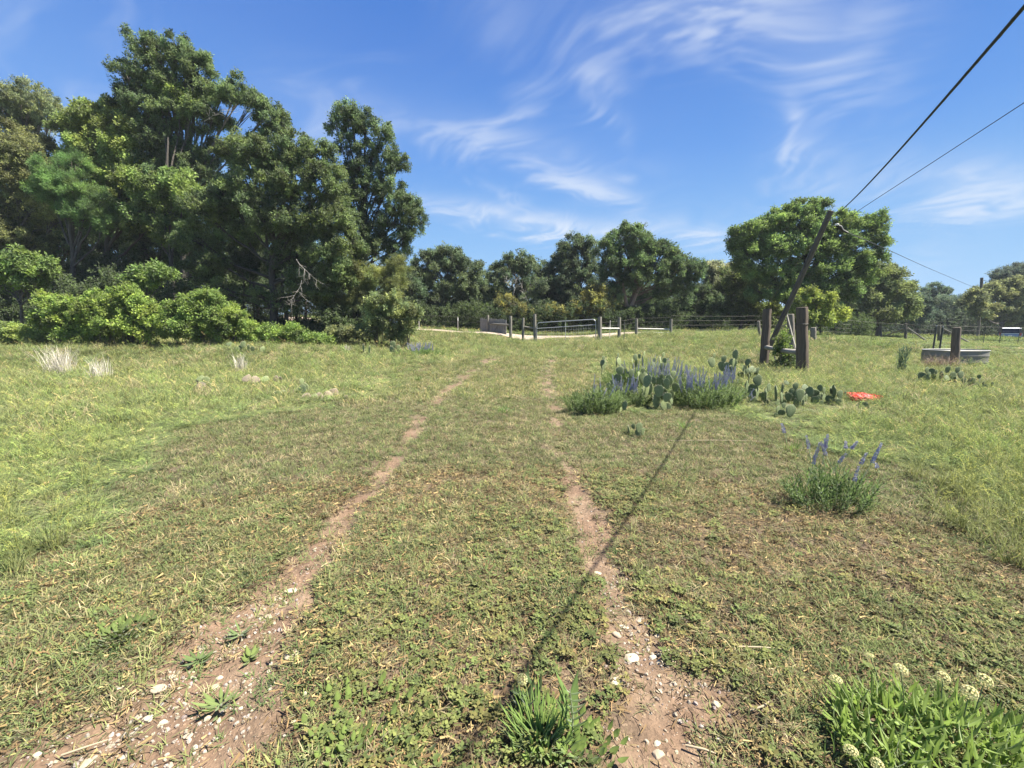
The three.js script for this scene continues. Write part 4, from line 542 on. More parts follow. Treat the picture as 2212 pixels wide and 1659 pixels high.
function cactus(label, d, list, map, o = {}) {                  // list of [x, y, w, h] in a close view; map turns them into photograph positions
  const R = rng(cseed++), L = list.filter((_, i) => !o.pale || i % 4 !== 2).map(([x, y, w, h, dd = (R() - .5) * .5]) => { const [px, py] = map(x, y), k = map(1, 0)[0] - map(0, 0)[0]; return { px, py, w: w * k, h: h * k, dd: dd * (o.spread ?? 1) }; });
  const mx = L.reduce((a, l) => a + l.px, 0) / L.length, root = thing('prickly_pear_cactus', label, 'cactus', onG(mx, d), o.group), pads = [];
  const put = (c, hgt, wid, tilt, yaw, flat) => { const dry = o.dry ? R() < o.dry : false, m = mesh('pad', (dry ? DRYPADS : PADS)[(R() * (dry ? 2 : 4)) | 0], (o.pale || map === ZL || map === Z0) && R() < .8 ? padPale : padMat, root); m.scale.set(wid / .85, hgt, Math.max(wid / .85, hgt) * .8); const q = new THREE.Quaternion().setFromEuler(new THREE.Euler(flat, yaw, tilt, 'YXZ')); m.quaternion.copy(q); const off = V(0, hgt / 2, 0).applyQuaternion(q); m.position.copy(c).sub(off).sub(root.position); pads.push(m.position.clone().add(root.position)); return m; };
  for (const l of L) {
    const c = at(l.px, l.py, d + l.dd), s = mpp(c); if (map !== ZL && map !== Z0) PADSPOTS.push([c.x, c.z]); const H = l.h * s, W = l.w * s, tall = H >= W * .75; const hgt = tall ? H : W, real = hgt * .86, face = clamp((tall ? W : H) / real, .12, 1);
    const yaw = Math.acos(face) * (R() < .5 ? -1 : 1) + Math.atan2(-c.x, -c.z) * 0, g = hill(c.x, c.z); if (c.y - hgt * .3 < g) c.y = g + hgt * .3;
    put(c, hgt, real * clamp(.85 + R() * .2, .8, 1.05), tall ? (R() - .5) * .5 : Math.PI / 2 * (R() < .5 ? 1 : -1) * .8, tall ? yaw : (R() - .5) * .6, tall ? (R() - .5) * .3 : -Math.acos(face) * .6);
    let lowY = c.y - hgt * .46; let n = 0; while (lowY > g + .04 && n++ < (o.legs ?? 3)) { const hh = Math.min(.26, Math.max(.14, lowY - g + .06)), cc = V(c.x + (R() - .5) * .08, lowY - hh * .42, c.z - .06 - R() * .1); put(cc, hh, hh * .75, (R() - .5) * .6, R() * 3.1, (R() - .5) * .3); lowY -= hh * .8; }
  }
  return root;
}
const Z3 = (x, y) => [1224 + .1953 * x, 720 + .1953 * y], Z4 = (x, y) => [1584 + .19527 * x, 633.6 + .19527 * y], Z5 = (x, y) => [1872 + .15363 * x, 648 + .15363 * y], ZL = (x, y) => [432 + .22785 * x, 648 + .22785 * y], Z0 = (x, y) => [.22785 * x, 648 + .22785 * y];
cactus('large prickly pear with the roundest pads in front of the thick posts', 7.7, [[392, 1045, 72, 95, .3], [470, 1110, 65, 180, .1], [535, 1150, 70, 110, 0], [610, 1145, 65, 90, .2], [735, 1125, 150, 130, 0], [650, 1085, 70, 60, .4], [690, 1030, 70, 80, .5], [845, 1090, 70, 110, .2], [790, 1040, 80, 50, .5], [810, 1160, 60, 90, .1], [590, 990, 60, 40, .6], [775, 1150, 60, 100, .4]], Z4);
cactus('prickly pear of one big low pad lying nearest in front of the round-padded clump', 6.8, [[635, 1300, 132, 140, 0], [530, 1330, 70, 90, .15], [560, 1240, 60, 60, .2], [470, 1350, 60, 60, .1]], Z4);
cactus('shaded prickly pear at the left end of the clump by the posts, pale upper pad', 8.3, [[270, 965, 120, 122, 0], [172, 945, 40, 100, .1], [265, 1120, 90, 150, .1], [200, 1120, 50, 140, 0], [360, 1110, 70, 110, -.1], [320, 1140, 60, 90, .1], [230, 1190, 70, 80, -.1]], Z4);
cactus('low spreading prickly pear nearest the red netting', 8.1, [[960, 1050, 34, 74, .2], [1005, 1080, 62, 80, .2], [1085, 1080, 70, 100, .1], [1115, 1090, 34, 140, 0], [1180, 1120, 80, 92, 0], [940, 1160, 70, 70, 0], [1165, 1220, 90, 90, -.1], [1050, 1170, 80, 90, .1], [900, 1190, 50, 100, 0], [970, 1240, 80, 60, -.1], [1240, 1100, 40, 30, .1], [1100, 1190, 70, 80, .1]], Z4);
cactus('tallest prickly pear amid blue flowers, front of the left patch', 7.45, [[845, 415, 52, 62, .4], [890, 530, 82, 140, .1], [1110, 455, 90, 80, .1], [1180, 450, 62, 72, .1], [1020, 640, 90, 140, 0], [1105, 560, 42, 120, 0], [1150, 560, 34, 112, .1], [1200, 600, 62, 102, .1], [1110, 710, 90, 112, -.1], [1160, 750, 52, 82, -.1], [1075, 810, 58, 104, -.3], [640, 800, 52, 104, -.4], [960, 520, 60, 80, .2], [1050, 480, 70, 60, .2]], Z3, { legs: 1, pale: 1 });
cactus('grey-green prickly pear on the left behind the blue flower spikes', 9.2, [[590, 415, 92, 100, 0], [715, 445, 92, 92, 0], [655, 410, 60, 50, .2], [800, 470, 50, 90, .1], [395, 325, 52, 72, .4], [410, 275, 45, 50, .5], [440, 315, 42, 62, .4], [510, 540, 80, 60, -.5]], Z3, { legs: 1, pale: 1 });
cactus('back row prickly pear with small upright pads behind the left flower patch', 10.2, [[570, 245, 32, 52, 0], [580, 315, 62, 90, 0], [710, 230, 32, 52, .2], [760, 265, 72, 72, .1], [805, 255, 27, 52, .1], [860, 230, 32, 62, .2], [900, 265, 72, 72, .1], [1070, 240, 42, 62, .2], [970, 295, 62, 52, 0], [1085, 300, 62, 62, 0], [1060, 255, 34, 40, .2]], Z3, { legs: 1, pale: 1 });
cactus('prickly pear tangled with flower spikes left of the thick posts', 10.4, [[1630, 250, 46, 62, .2], [1740, 285, 80, 80, .2], [1810, 310, 62, 72, .1], [1845, 325, 62, 92, 0], [1865, 240, 26, 112, .1], [1820, 400, 92, 82, -.1], [1900, 380, 62, 62, 0], [1770, 360, 60, 80, .1]], Z3, { legs: 1, pale: 1 });
cactus('low dark prickly pear at the foot of the left thick post', 11.5, [[2000, 320, 26, 80, 0], [2040, 310, 24, 72, .1], [1960, 400, 62, 90, 0], [2050, 400, 92, 62, 0], [2110, 410, 70, 60, .1], [2000, 420, 80, 60, -.1]], Z3);
cactus('small lone three-padded prickly pear right of the right wheel track', 5.55, [[800, 1045, 92, 112, 0], [738, 1030, 54, 62, .05], [790, 1105, 62, 74, 0], [842, 1085, 54, 80, .05]], Z3, { spread: .4 });
cactus('prickly pear in front of the left half of the stock tank', 10.9, [[850, 990, 76, 92, 0], [915, 1000, 42, 82, 0], [975, 1015, 72, 62, .1], [880, 1040, 60, 60, -.1]], Z5);
cactus('prickly pear with round pads in front of the right half of the stock tank', 10.6, [[1140, 980, 102, 100, 0], [1280, 985, 102, 92, .1], [1325, 1055, 112, 102, -.1], [1130, 1100, 92, 62, -.1], [1180, 1090, 42, 82, 0], [1360, 1140, 82, 90, -.1], [1230, 1110, 60, 70, 0]], Z5);
cactus('narrow dark prickly pear standing alone right of the tank cacti', 9.9, [[1580, 1080, 34, 62, 0], [1580, 1150, 72, 100, 0], [1640, 1170, 52, 42, 0], [1765, 1180, 52, 52, .1]], Z5);
cactus('single pale prickly pear pad below the red netting', 7.4, [[1862, 893, 10, 26, 0], [1850, 900, 14, 16, .1]], (x, y) => [x, y]);
cactus('group of round prickly pear pads in the grass below the left bushes', 16.3, [[350, 470, 52, 62, 0], [410, 425, 72, 72, .3], [460, 455, 46, 62, .2], [500, 465, 52, 52, .1], [595, 470, 32, 57, 0], [275, 415, 52, 32, .3], [380, 460, 50, 60, .1]], ZL);
cactus('grey prickly pear sunk in the left grass nearest the mown patch', 8.7, [[750, 965, 92, 92, 0], [790, 895, 62, 80, .2], [735, 930, 60, 80, .1], [800, 945, 60, 80, .1], [965, 775, 34, 60, .6], [960, 850, 110, 80, .5]], ZL);
cactus('withered brown prickly pear lying flat right of the grey one', 8.6, [[1010, 1010, 90, 52, 0], [1270, 895, 80, 102, .3], [1390, 1025, 52, 52, 0], [1140, 985, 80, 50, .1], [1220, 960, 90, 50, .2], [1080, 1020, 80, 40, 0]], ZL, { dry: .85 });
cactus('dry grey collapsed prickly pear below the middle straw tuft', 10.3, [[440, 745, 90, 50, 0], [530, 755, 90, 52, 0], [610, 750, 80, 50, .1], [720, 750, 60, 60, .1], [765, 760, 50, 70, .1]], ZL, { dry: .85 });
cactus('small upright grey prickly pear in the left meadow, forked', 9.6, [[1910, 865, 82, 112, 0], [1900, 745, 70, 50, .1], [1950, 760, 50, 70, .1], [1870, 770, 40, 50, .1]], Z0, { dry: .25 });
cactus('scattered small prickly pear left of the far blue flowers', 17.2, [[1550, 455, 42, 80, 0], [1605, 480, 40, 90, 0], [1830, 425, 72, 72, .2], [1815, 465, 52, 62, 0], [1880, 450, 40, 50, .1]], ZL);

// ---------------------------------------------------------------- blue sage
function sageStem(seed) { const R = rng(seed), gb = new GB(), H = 1; tube(gb, [V(0, 0, 0), V(.03, .5, .02), V(0, H, .05)], [.012, .01, .006], 4, [.8, .9, .6], false); for (let i = 0; i < 26; i++) { const t = .08 + .9 * i / 26, a = i * 2.4 + R(), d = V(Math.cos(a), .55 + R() * .5, Math.sin(a)).normalize(), s = .75 + R() * .5; leaf(gb, V(.02 * Math.sin(t * 3), t * H, .03 * t), d, d.clone().cross(V(R() - .5, 1, R() - .5)).normalize(), .17 + R() * .14, .032 + R() * .014, [s, s, s], .35); } return gb.geo(); }
const SAGE = [sageStem(1), sageStem(2), sageStem(3)];
function spikeGeo(seed) {                                      // a flowering spike one metre long: bare stem, then whorls of small flowers
  const R = rng(seed), gb = new GB(), bx = (R() - .5) * .24, bz = (R() - .5) * .2, P = (t) => V(bx * t * t, t, bz * t * t); tube(gb, [0, .25, .5, .75, 1].map(P), [.011, .01, .009, .007, .004], 4, [.34, .42, .22], false);
  for (let w = 0; w < 13; w++) { const t = .5 + .5 * w / 13, c = P(t), rr = .048 * (1 - (t - .5) * .9); for (let k = 0; k < 8; k++) { const a = k / 8 * 6.283 + w * .9 + R(), open = R() < .42, o = c.clone().add(V(Math.cos(a) * rr * .4, (R() - .5) * .03, Math.sin(a) * rr * .4)), d = V(Math.cos(a), .5 + R() * .4, Math.sin(a)).normalize(), col = open ? [.29 + R() * .12, .3 + R() * .1, .47 + R() * .1] : [.44 + R() * .18, .45 + R() * .15, .49 + R() * .1], s = d.clone().cross(UP).normalize(), L = rr * (open ? 1.5 : .9); leaf(gb, o, d, s, L, L * .75, col, .4); leaf(gb, o, d, d.clone().cross(s), L * .9, L * .6, col, .2); } }
  return gb.geo();
}
const SPIKES = [1, 2, 3, 4].map((i) => spikeGeo(300 + i));
function sage(label, px, py, d, wide, tall, nStem, spikes, o = {}) {
  const R = rng(cseed++), base = d ? onG(px, d) : ground(px, py); if (!d) d = -base.z; const t = thing('blue_sage', label, 'wildflower', base), l = SAGE.map(() => []), col = (o.col ?? [.092, .13, .042]).map((v) => v * 1.55);
  for (let i = 0; i < nStem; i++) { const a = R() * 6.283, r = Math.sqrt(R()) * wide * .5, x = Math.cos(a) * r, z = Math.sin(a) * r * .7, gy = hill(base.x + x, base.z + z) - base.y, ax = V(x / wide * 1.3 + (R() - .5) * .3, 1, z / wide * 1.2 + (R() - .5) * .3).normalize(), s = .75 + R() * .5, h = tall * (.6 + R() * .5) * (1 - (r / wide) * .6); l[i % 3].push({ m: mat4(V(x, gy, z), spin(qUp(ax), R() * 6.28), V(h * 1.15, h, h * 1.15)), c: col.map((v) => v * s) }); }
  l.forEach((q, i) => q.length && inst('foliage', SAGE[i], M.leafy, q, t));
  spikes.forEach(([x, y, x2, y2, dd], i) => { const e = at(x, y, d + (dd ?? 0)).sub(base), b = x2 === undefined ? V(e.x * .75 + (R() - .5) * .3, 0, e.z * .75 + (R() - .5) * .2) : at(x2, y2, d + (dd ?? 0)).sub(base), v = e.clone().sub(b), L = v.length(), root = x2 === undefined ? b : e.clone().addScaledVector(v, -2), m = mesh('flower_spike', SPIKES[i % 4], M.flower, t), q = e.clone().sub(root), len = q.length(); m.position.copy(root); m.quaternion.copy(spin(qUp(q.normalize()), R() * 6)); const th = (o.thick ?? .5) ; m.scale.set(th, len, th); });
  return t;
}
const ZN = (x, y) => [1620 + .16275 * x, 900 + .16275 * y];
sage('blue-flowered sage nearest the camera on the right, with long tilted spikes', 1795, 1092, 0, .62, .34, 70, [[1037, 225, 1000, 430], [900, 320, 830, 620], [905, 320, 1005, 510], [1280, 320, 1275, 420], [1420, 320, 1345, 430], [1230, 465, 1165, 610], [1510, 460, 1465, 630], [1460, 660, 1390, 860], [1770, 355, 1620, 610], [780, 250, 795, 430], [430, 100, 460, 220], [1660, 620, 1690, 680], [1020, 285, 990, 420]].map(([a, b, c, e]) => [...ZN(a, b), ...ZN(c, e)]), { thick: .25, col: [.08, .12, .036] });
const rs = (seed, n, x0, x1, y0, y1, dd = .3) => { const R = rng(seed); return Array.from({ length: n }, () => [x0 + R() * (x1 - x0), y0 + R() * (y1 - y0), undefined, undefined, (R() - .5) * dd * 2]); };
sage('leafy blue sage at the left front corner of the flower patch by the track', 1290, 885, 7.3, .85, .44, 130, [[1286, 808], [1293, 815], [1290, 830], [1312, 838], [1328, 832], [1297, 848], [1312, 850]].map((a) => [...a, undefined, undefined, .2]), { thick: .2 });
sage('dense blue sage around the grey-green pads in the left of the patch', 1350, 850, 8.0, 1.0, .42, 130, rs(21, 30, 1322, 1380, 806, 836), { thick: .2 });
sage('blue sage between the dark tall cactus and the round-padded clump', 1530, 868, 7.9, 1.25, .5, 190, [...rs(22, 26, 1480, 1530, 785, 822), ...rs(23, 26, 1460, 1580, 800, 822)], { thick: .2 });
sage('blue sage flowering behind the cacti in the middle of the patch', 1450, 820, 10, 1.7, .46, 170, [...rs(24, 44, 1400, 1490, 775, 808, .5), ...rs(25, 20, 1380, 1500, 768, 800, .5)], { thick: .21 });
sage('pale sage with sparse spikes behind the small upright cactus pads', 1370, 800, 10.8, 1.4, .46, 140, [...rs(26, 34, 1340, 1450, 765, 795, .5)], { thick: .21, col: [.10, .15, .04] });
sage('blue sage drooping over the prickly pear left of the thick posts', 1575, 830, 9.8, .8, .36, 60, [...rs(27, 32, 1562, 1592, 785, 818, .4), ...rs(29, 8, 1540, 1600, 800, 822, .4)], { thick: .21 });
sage('small purple sage in the shade of the pale-padded cactus', 1618, 862, 8.2, .45, .22, 36, rs(28, 9, 1596, 1632, 838, 856), { thick: .22, col: [.06, .09, .035] });
sage('distant blue sage patch in the left meadow near the road shrub', 905, 752, 17, 2.0, .42, 110, rs(30, 34, 880, 935, 737, 745, .6), { thick: .35, col: [.09, .15, .035] });
// ---------------------------------------------------------------- straw tufts, weeds, vine, netting
function strawTuft(label, px, py, d, wpx, hpx, n, lean = 0) {
  const R = rng(cseed++), base = onG(px, d), s = mpp(at(px, py, d)), t = thing('dry_grass_tuft', label, 'dry grass', base), gb = new GB(), W = wpx * s, H = hpx * s * 1.15;
  for (let i = 0; i < n; i++) { const x = (R() - .5) * W * .7, z = (R() - .5) * W * .5, c = .34 + R() * .26, k = [c, c * .92, c * .78]; blade(gb, V(x, -.02, z), R() * 6.28, .05 + R() * .4, .2 + R() * .5, H * (.4 + R() * .7), .008, k, k.map((v) => v * 1.1)); }
  mesh('straw', gb.geo(), M.dry, t);
}
strawTuft('wide bleached straw tuft, left of two at the far left of the meadow', 112, 800, 13.2, 66, 60, 320); strawTuft('smaller bleached straw tuft right of the wide one in the left meadow', 200, 835, 11.6, 48, 48, 150); strawTuft('narrow bleached straw tuft standing in the middle of the left meadow', 510, 806, 13, 30, 42, 150); strawTuft('tiny bleached straw tuft by the low twiggy shrub', 748, 752, 17.5, 18, 16, 70);
{ // weeds in front of the tank and by the posts
  const R = rng(640), base = onG(2047, 15), t = thing('dry_brush', 'tangle of dry tan stems in front of the stock tank', 'dry brush', base), gb = new GB(); for (let i = 0; i < 700; i++) { const c = .2 + R() * .16; blade(gb, V((R() - .5) * 1.1, 0, (R() - .5) * .4), R() * 6.28, R() * .9, .6 + R(), .25 + R() * .5, .007, [c * 1.1, c * .82, c * .58], [c * 1.2, c * .9, c * .65]); } mesh('stems', gb.geo(), M.dry, t);
  const b2 = onG(1957, 13.6), w = thing('tall_weed', 'upright leafy grey-green weed left of the stock tank', 'weed', b2), l = []; for (let i = 0; i < 7; i++) l.push({ m: mat4(V((R() - .5) * .2, 0, (R() - .5) * .2), spin(qUp(V((R() - .5) * .3, 1, (R() - .5) * .3).normalize()), R() * 6), V(.62, .72 + R() * .12, .62)), c: [.10, .15, .085] }); inst('foliage', SAGE[1], M.leafy, l, w);
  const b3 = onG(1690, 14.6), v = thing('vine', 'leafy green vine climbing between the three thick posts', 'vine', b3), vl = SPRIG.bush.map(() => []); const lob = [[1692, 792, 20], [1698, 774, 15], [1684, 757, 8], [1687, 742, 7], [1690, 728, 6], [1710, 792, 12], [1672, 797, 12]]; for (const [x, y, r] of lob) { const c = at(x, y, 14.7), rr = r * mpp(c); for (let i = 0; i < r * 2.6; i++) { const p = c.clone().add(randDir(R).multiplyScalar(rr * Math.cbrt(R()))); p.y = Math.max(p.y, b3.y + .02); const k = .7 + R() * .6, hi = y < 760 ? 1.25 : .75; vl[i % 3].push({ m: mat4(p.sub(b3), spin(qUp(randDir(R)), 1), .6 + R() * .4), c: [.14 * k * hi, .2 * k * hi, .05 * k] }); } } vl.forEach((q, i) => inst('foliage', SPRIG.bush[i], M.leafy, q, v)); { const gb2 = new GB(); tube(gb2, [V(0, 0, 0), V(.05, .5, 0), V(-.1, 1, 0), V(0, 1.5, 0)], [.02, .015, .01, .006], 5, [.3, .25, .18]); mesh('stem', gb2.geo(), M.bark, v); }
  // crumpled red plastic netting
  const rb = onG(1886, 8.35), net = thing('plastic_netting', 'crumpled red-orange plastic netting lying in the right grass', 'netting', rb), red = std({ color: new THREE.Color().setRGB(.6, .035, .026), roughness: .55, side: THREE.DoubleSide }), g = new THREE.SphereGeometry(1, 40, 24), P = g.attributes.position; for (let i = 0; i < P.count; i++) { let x = P.getX(i), y = P.getY(i), z = P.getZ(i); const taper = x > 0 ? 1 - .62 * x : 1 - .1 * Math.max(0, -x - .6), cr = 1 + .3 * (fbm(x * 3 + 5, y * 3 + z * 4, 3, 6) - .5) * 2 + .12 * Math.sin(y * 22 + x * 5) * .5; P.setXYZ(i, x * .29, .075 + y * .085 * taper * cr + .012 * Math.sin(x * 18), z * .13 * taper * cr); } g.computeVertexNormals(); mesh('heap', g, red, net);
  { const gb2 = new GB(); for (let i = 0; i < 34; i++) { const x = -.3 + R() * .58, a = R() * 3.14, h = .07 * (1 - Math.max(0, x) * 1.6), pts = [0, 1, 2, 3].map((k) => V(x + (R() - .5) * .12, .05 + Math.sin(a + k * .8) * h + h * .9, (k - 1.5) * .07)); tube(gb2, new THREE.CatmullRomCurve3(pts).getPoints(8), .005, 4, [1, 1, 1], false); } mesh('strand', gb2.geo(), std({ color: new THREE.Color().setRGB(.62, .06, .035), roughness: .5 }), net); }
}
// ---------------------------------------------------------------- near plants
function lanceLeafGeo(gb, b, d, side, L, W, col) { const n = d.clone().cross(side).normalize(), rows = []; for (let i = 0; i <= 5; i++) { const t = i / 5, w = W / 2 * Math.sin(Math.PI * Math.pow(t, .75)) + .0004, c = b.clone().addScaledVector(d, L * t).addScaledVector(n, -L * .22 * t * t); rows.push([c.clone().addScaledVector(side, w).addScaledVector(n, w * .35), c, c.clone().addScaledVector(side, -w).addScaledVector(n, w * .35)].map((q, k) => gb.v(q.x, q.y, q.z, col.map((v) => v * (k === 1 ? 1.25 : 1))))); } for (let i = 0; i < 5; i++) { gb.quad(rows[i][0], rows[i][1], rows[i + 1][1], rows[i + 1][0]); gb.quad(rows[i][1], rows[i][2], rows[i + 1][2], rows[i + 1][1]); } }
function umbelGeo(seed) { const R = rng(seed), gb = new GB(), parts = []; for (let i = 0; i < 46; i++) { const y = 1 - (i + .5) / 46 * 1.25, a = i * 2.39996, s = Math.sqrt(Math.max(0, 1 - y * y)), d = V(Math.cos(a) * s, y * .8, Math.sin(a) * s).normalize(), c = d.clone().multiplyScalar(.034), col = [.72 + R() * .1, .67 + R() * .08, .31 + R() * .1], side = d.clone().cross(V(.3, .5, .8)).normalize(), s2 = d.clone().cross(side); for (let k = 0; k < 5; k++) { const q = k / 5 * 6.283, pd = d.clone().multiplyScalar(.6).addScaledVector(side, Math.cos(q)).addScaledVector(s2, Math.sin(q)).normalize(); leaf(gb, c, pd, pd.clone().cross(d).normalize(), .0075, .0055, col, -.3); } const o = gb.v(d.x * .01, d.y * .01, d.z * .01, [.3, .36, .15]), e1 = gb.v(c.x + side.x * .0012, c.y + side.y * .0012, c.z + side.z * .0012, [.35, .4, .18]), e2 = gb.v(c.x - side.x * .0012, c.y - side.y * .0012, c.z - side.z * .0012, [.35, .4, .18]); gb.tri(o, e1, e2); } return gb.geo(); }
const UMB = [umbelGeo(1), umbelGeo(2), umbelGeo(3)];
function umbelOn(t, px, py, d, size, R, from) { const h = atH(px, py, d).sub(t.position), m = mesh('flower_head', UMB[(R() * 3) | 0], M.leafy, t); m.position.copy(h); m.scale.set(size * (.58 + R() * .2), size * (.42 + R() * .22), size * (.58 + R() * .2)); m.rotation.set((R() - .5) * .8, R() * 6, (R() - .5) * .8); const gb = new GB(); tube(gb, [from, from.clone().lerp(h, .5).add(V(0, .02, 0)), h], [.0022, .002, .0017], 5, [.16, .2, .075]); mesh('flower_stalk', gb.geo(), M.flower, t); }
{
  const R = rng(71), c = groundS(2040, 1665), t = thing('milkweed_plant', 'bright green milkweed clump with cream flower heads in the bottom right corner', 'wildflower', c), gb = new GB();
  for (let i = 0; i < 1300; i++) { const a = R() * 6.283, r = Math.sqrt(R()), x = Math.cos(a) * r * .36 + .02, z = Math.sin(a) * r * .25 - .02, h = (.02 + R() * .15) * (1 - r * .6), d = randDir(R).add(V(Math.cos(a) * r * .6, .75, Math.sin(a) * r * .6)).normalize(), s = .7 + R() * .55, side = d.clone().cross(V((R() - .5) * .8, 1, (R() - .5) * .8)).normalize(); lanceLeafGeo(gb, V(x, h, z), d, side, .045 + R() * .06, .007 + R() * .008, [.185 * s, .26 * s, .055 * s]); }
  mesh('foliage', gb.geo(), M.leafy, t);
  const hb = new GB(); for (let i = 0; i < 70; i++) { const a = R() * 6.283, r = Math.sqrt(R()) * .42, s = (.7 + R() * .6) * 1.6; blade(hb, V(Math.cos(a) * r, 0, Math.sin(a) * r * .75), R() * 6.28, R() * .6, .3 + R() * .9, .06 + R() * .13, .0035, [.06 * s, .09 * s, .022 * s], [.11 * s, .17 * s, .035 * s]); } mesh('grass', hb.geo(), M.grass, t).userData.kind = 'stuff';
  for (const [px, py, d, s] of [[1806, 1468, .17, .85], [1945, 1447, .22, .95], [2037, 1464, .23, .9], [2094, 1496, .24, 1.0], [1838, 1622, .2, .85], [1895, 1652, .2, .8], [2127, 1470, .2, .95], [1879, 1416, .16, .55]]) umbelOn(t, px, py, d, s, R, atH(px, py, d).sub(t.position).multiply(V(.75, 0, .75)).add(V(0, .02, 0)));
}
{
  const R = rng(72), c = groundS(1236, 1590), t = thing('leafy_weed', 'upright weed with lance-shaped leaves at the bottom centre', 'weed', c), gb = new GB(), top = atH(1231, 1490, .24).sub(c); tube(gb, [V(0, 0, 0), top.clone().multiplyScalar(.5).add(V(.006, 0, 0)), top], [.0035, .003, .002], 5, [.32, .36, .2]); for (let i = 0; i < 22; i++) { const p = top.clone().multiplyScalar(.22 + .78 * i / 22), a = i * 1.57 + R() * .5 + .3, d = V(Math.cos(a), .55 + R() * .35, Math.sin(a)).normalize(), s = .8 + R() * .4; lanceLeafGeo(gb, p, d, d.clone().cross(UP).normalize(), .075 + R() * .03, .014 + R() * .005, [.13 * s, .2 * s, .05 * s]); } mesh('foliage', gb.geo(), M.leafy, t);
  const c2 = groundS(1165, 1605), t2 = thing('grass_clump', 'fan of broad green grass blades at the bottom centre', 'grass clump', c2), g2 = new GB(); for (let i = 0; i < 150; i++) { const s = (.75 + R() * .5) * 1.6, r = R() * .09, a = R() * 6.28; blade(g2, V(Math.cos(a) * r * 1.2, 0, Math.sin(a) * r), a + (R() - .5), .1 + R() * .5, .3 + R() * .5, .07 + R() * .1, .005 + R() * .004, [.07 * s, .11 * s, .024 * s], [.11 * s, .17 * s, .04 * s]); } mesh('blades', g2.geo(), M.grass, t2);
  const c3 = groundS(1145, 1530), t3 = thing('white_wildflower', 'single white flower head left of the bottom centre weed', 'wildflower', c3), g3 = new GB(); for (let i = 0; i < 26; i++) { const a = R() * 6.28, d = V(Math.cos(a), .3 + R(), Math.sin(a)).normalize(), s = .6 + R() * .4; lanceLeafGeo(g3, V((R() - .5) * .08, R() * .06, (R() - .5) * .08), d, d.clone().cross(UP).normalize(), .06 + R() * .03, .016, [.06 * s, .10 * s, .028 * s]); } mesh('foliage', g3.geo(), M.leafy, t3); umbelOn(t3, 1128, 1468, .17, .85, R, V(0, .02, 0));
  // ground-hugging broad leaves
  const low = (label, px, py, n, rad, L, W, col, up = .35) => { const q = groundS(px, py), w = thing('low_weed', label, 'weed', q), g = new GB(); for (let i = 0; i < n; i++) { const a = R() * 6.283, r = R() * rad, s = .75 + R() * .5, d = V(Math.cos(a), up * (.4 + R()), Math.sin(a)).normalize(); lanceLeafGeo(g, V(Math.cos(a) * r, .008 + R() * .03, Math.sin(a) * r), d, d.clone().cross(UP).normalize(), L * (.7 + R() * .6), W * (.7 + R() * .6), col.map((v) => v * s * 1.35)); } mesh('foliage', g.geo(), M.leafy, w); };
  low('patch of broad yellow-green leaves left of the left wheel track', 262, 1375, 170, .13, .032, .018, [.095, .13, .034], .6); low('leafy low patch at the bottom edge left of the middle weed', 760, 1630, 120, .3, .03, .02, [.10, .14, .03], .6); low('bright clover patch under the bottom centre weed', 1230, 1640, 160, .2, .035, .022, [.11, .16, .032], .6);
  low('small green rosette in the upper gravel of the left track', 520, 1377, 16, .01, .07, .012, [.10, .14, .05]); low('small flat rosette at the left side of the gravelly track', 429, 1438, 16, .01, .06, .014, [.09, .13, .04], .2); low('tiny rosette beside the largest left track stone', 541, 1430, 10, .008, .05, .018, [.13, .17, .045], .3); low('pale green rosette at the right rim of the gravelly track', 478, 1532, 22, .04, .06, .014, [.12, .16, .05]);
  low('low green tuft lying across the cable shadow on the mown ground', 1478, 925, 60, .2, .1, .014, [.085, .13, .032], .5); low('small green tuft on the grassy strip between the tracks', 1090, 890, 50, .22, .09, .014, [.085, .13, .035], .6); low('dark leafy weed below the red netting', 1905, 880, 70, .2, .08, .03, [.05, .085, .025], .9); low('green tuft left of the near blue sage', 1715, 975, 50, .16, .09, .012, [.09, .13, .03], .8); low('tuft of low leaves in the left meadow beside the track bend', 905, 822, 50, .3, .1, .03, [.085, .13, .03], .7);
  for (const [x0, y0, x1, y1, l] of [[135, 1642, 235, 1610, 'pale dry stick lying in the bottom left gravel'], [1480, 1620, 1545, 1640, 'pale dry stick at the bottom of the right wheel track'], [1618, 1545, 1660, 1527, 'short dry stick on the mown ground right of the right track'], [1590, 1405, 1690, 1412, 'thin dry stalk lying on the mown ground at right'], [1445, 955, 1640, 957, 'long dry grass stalk lying behind the near blue sage'], [740, 905, 775, 870, 'long dry stalk leaning in the left meadow edge']]) { const a = groundS(x0, y0).add(V(0, .02, 0)), b = groundS(x1, y1).add(V(0, .025, 0)), w = thing('dry_stick', l, 'stick', a.clone()), g = new GB(), m = a.clone().lerp(b, .5).add(V(.01, .012, .01)); tube(g, [a, m, b].map((q) => q.clone().sub(a)), [.005, .004, .002], 5, [.33, .27, .18]); mesh('stem', g.geo(), M.dry, w); }
}
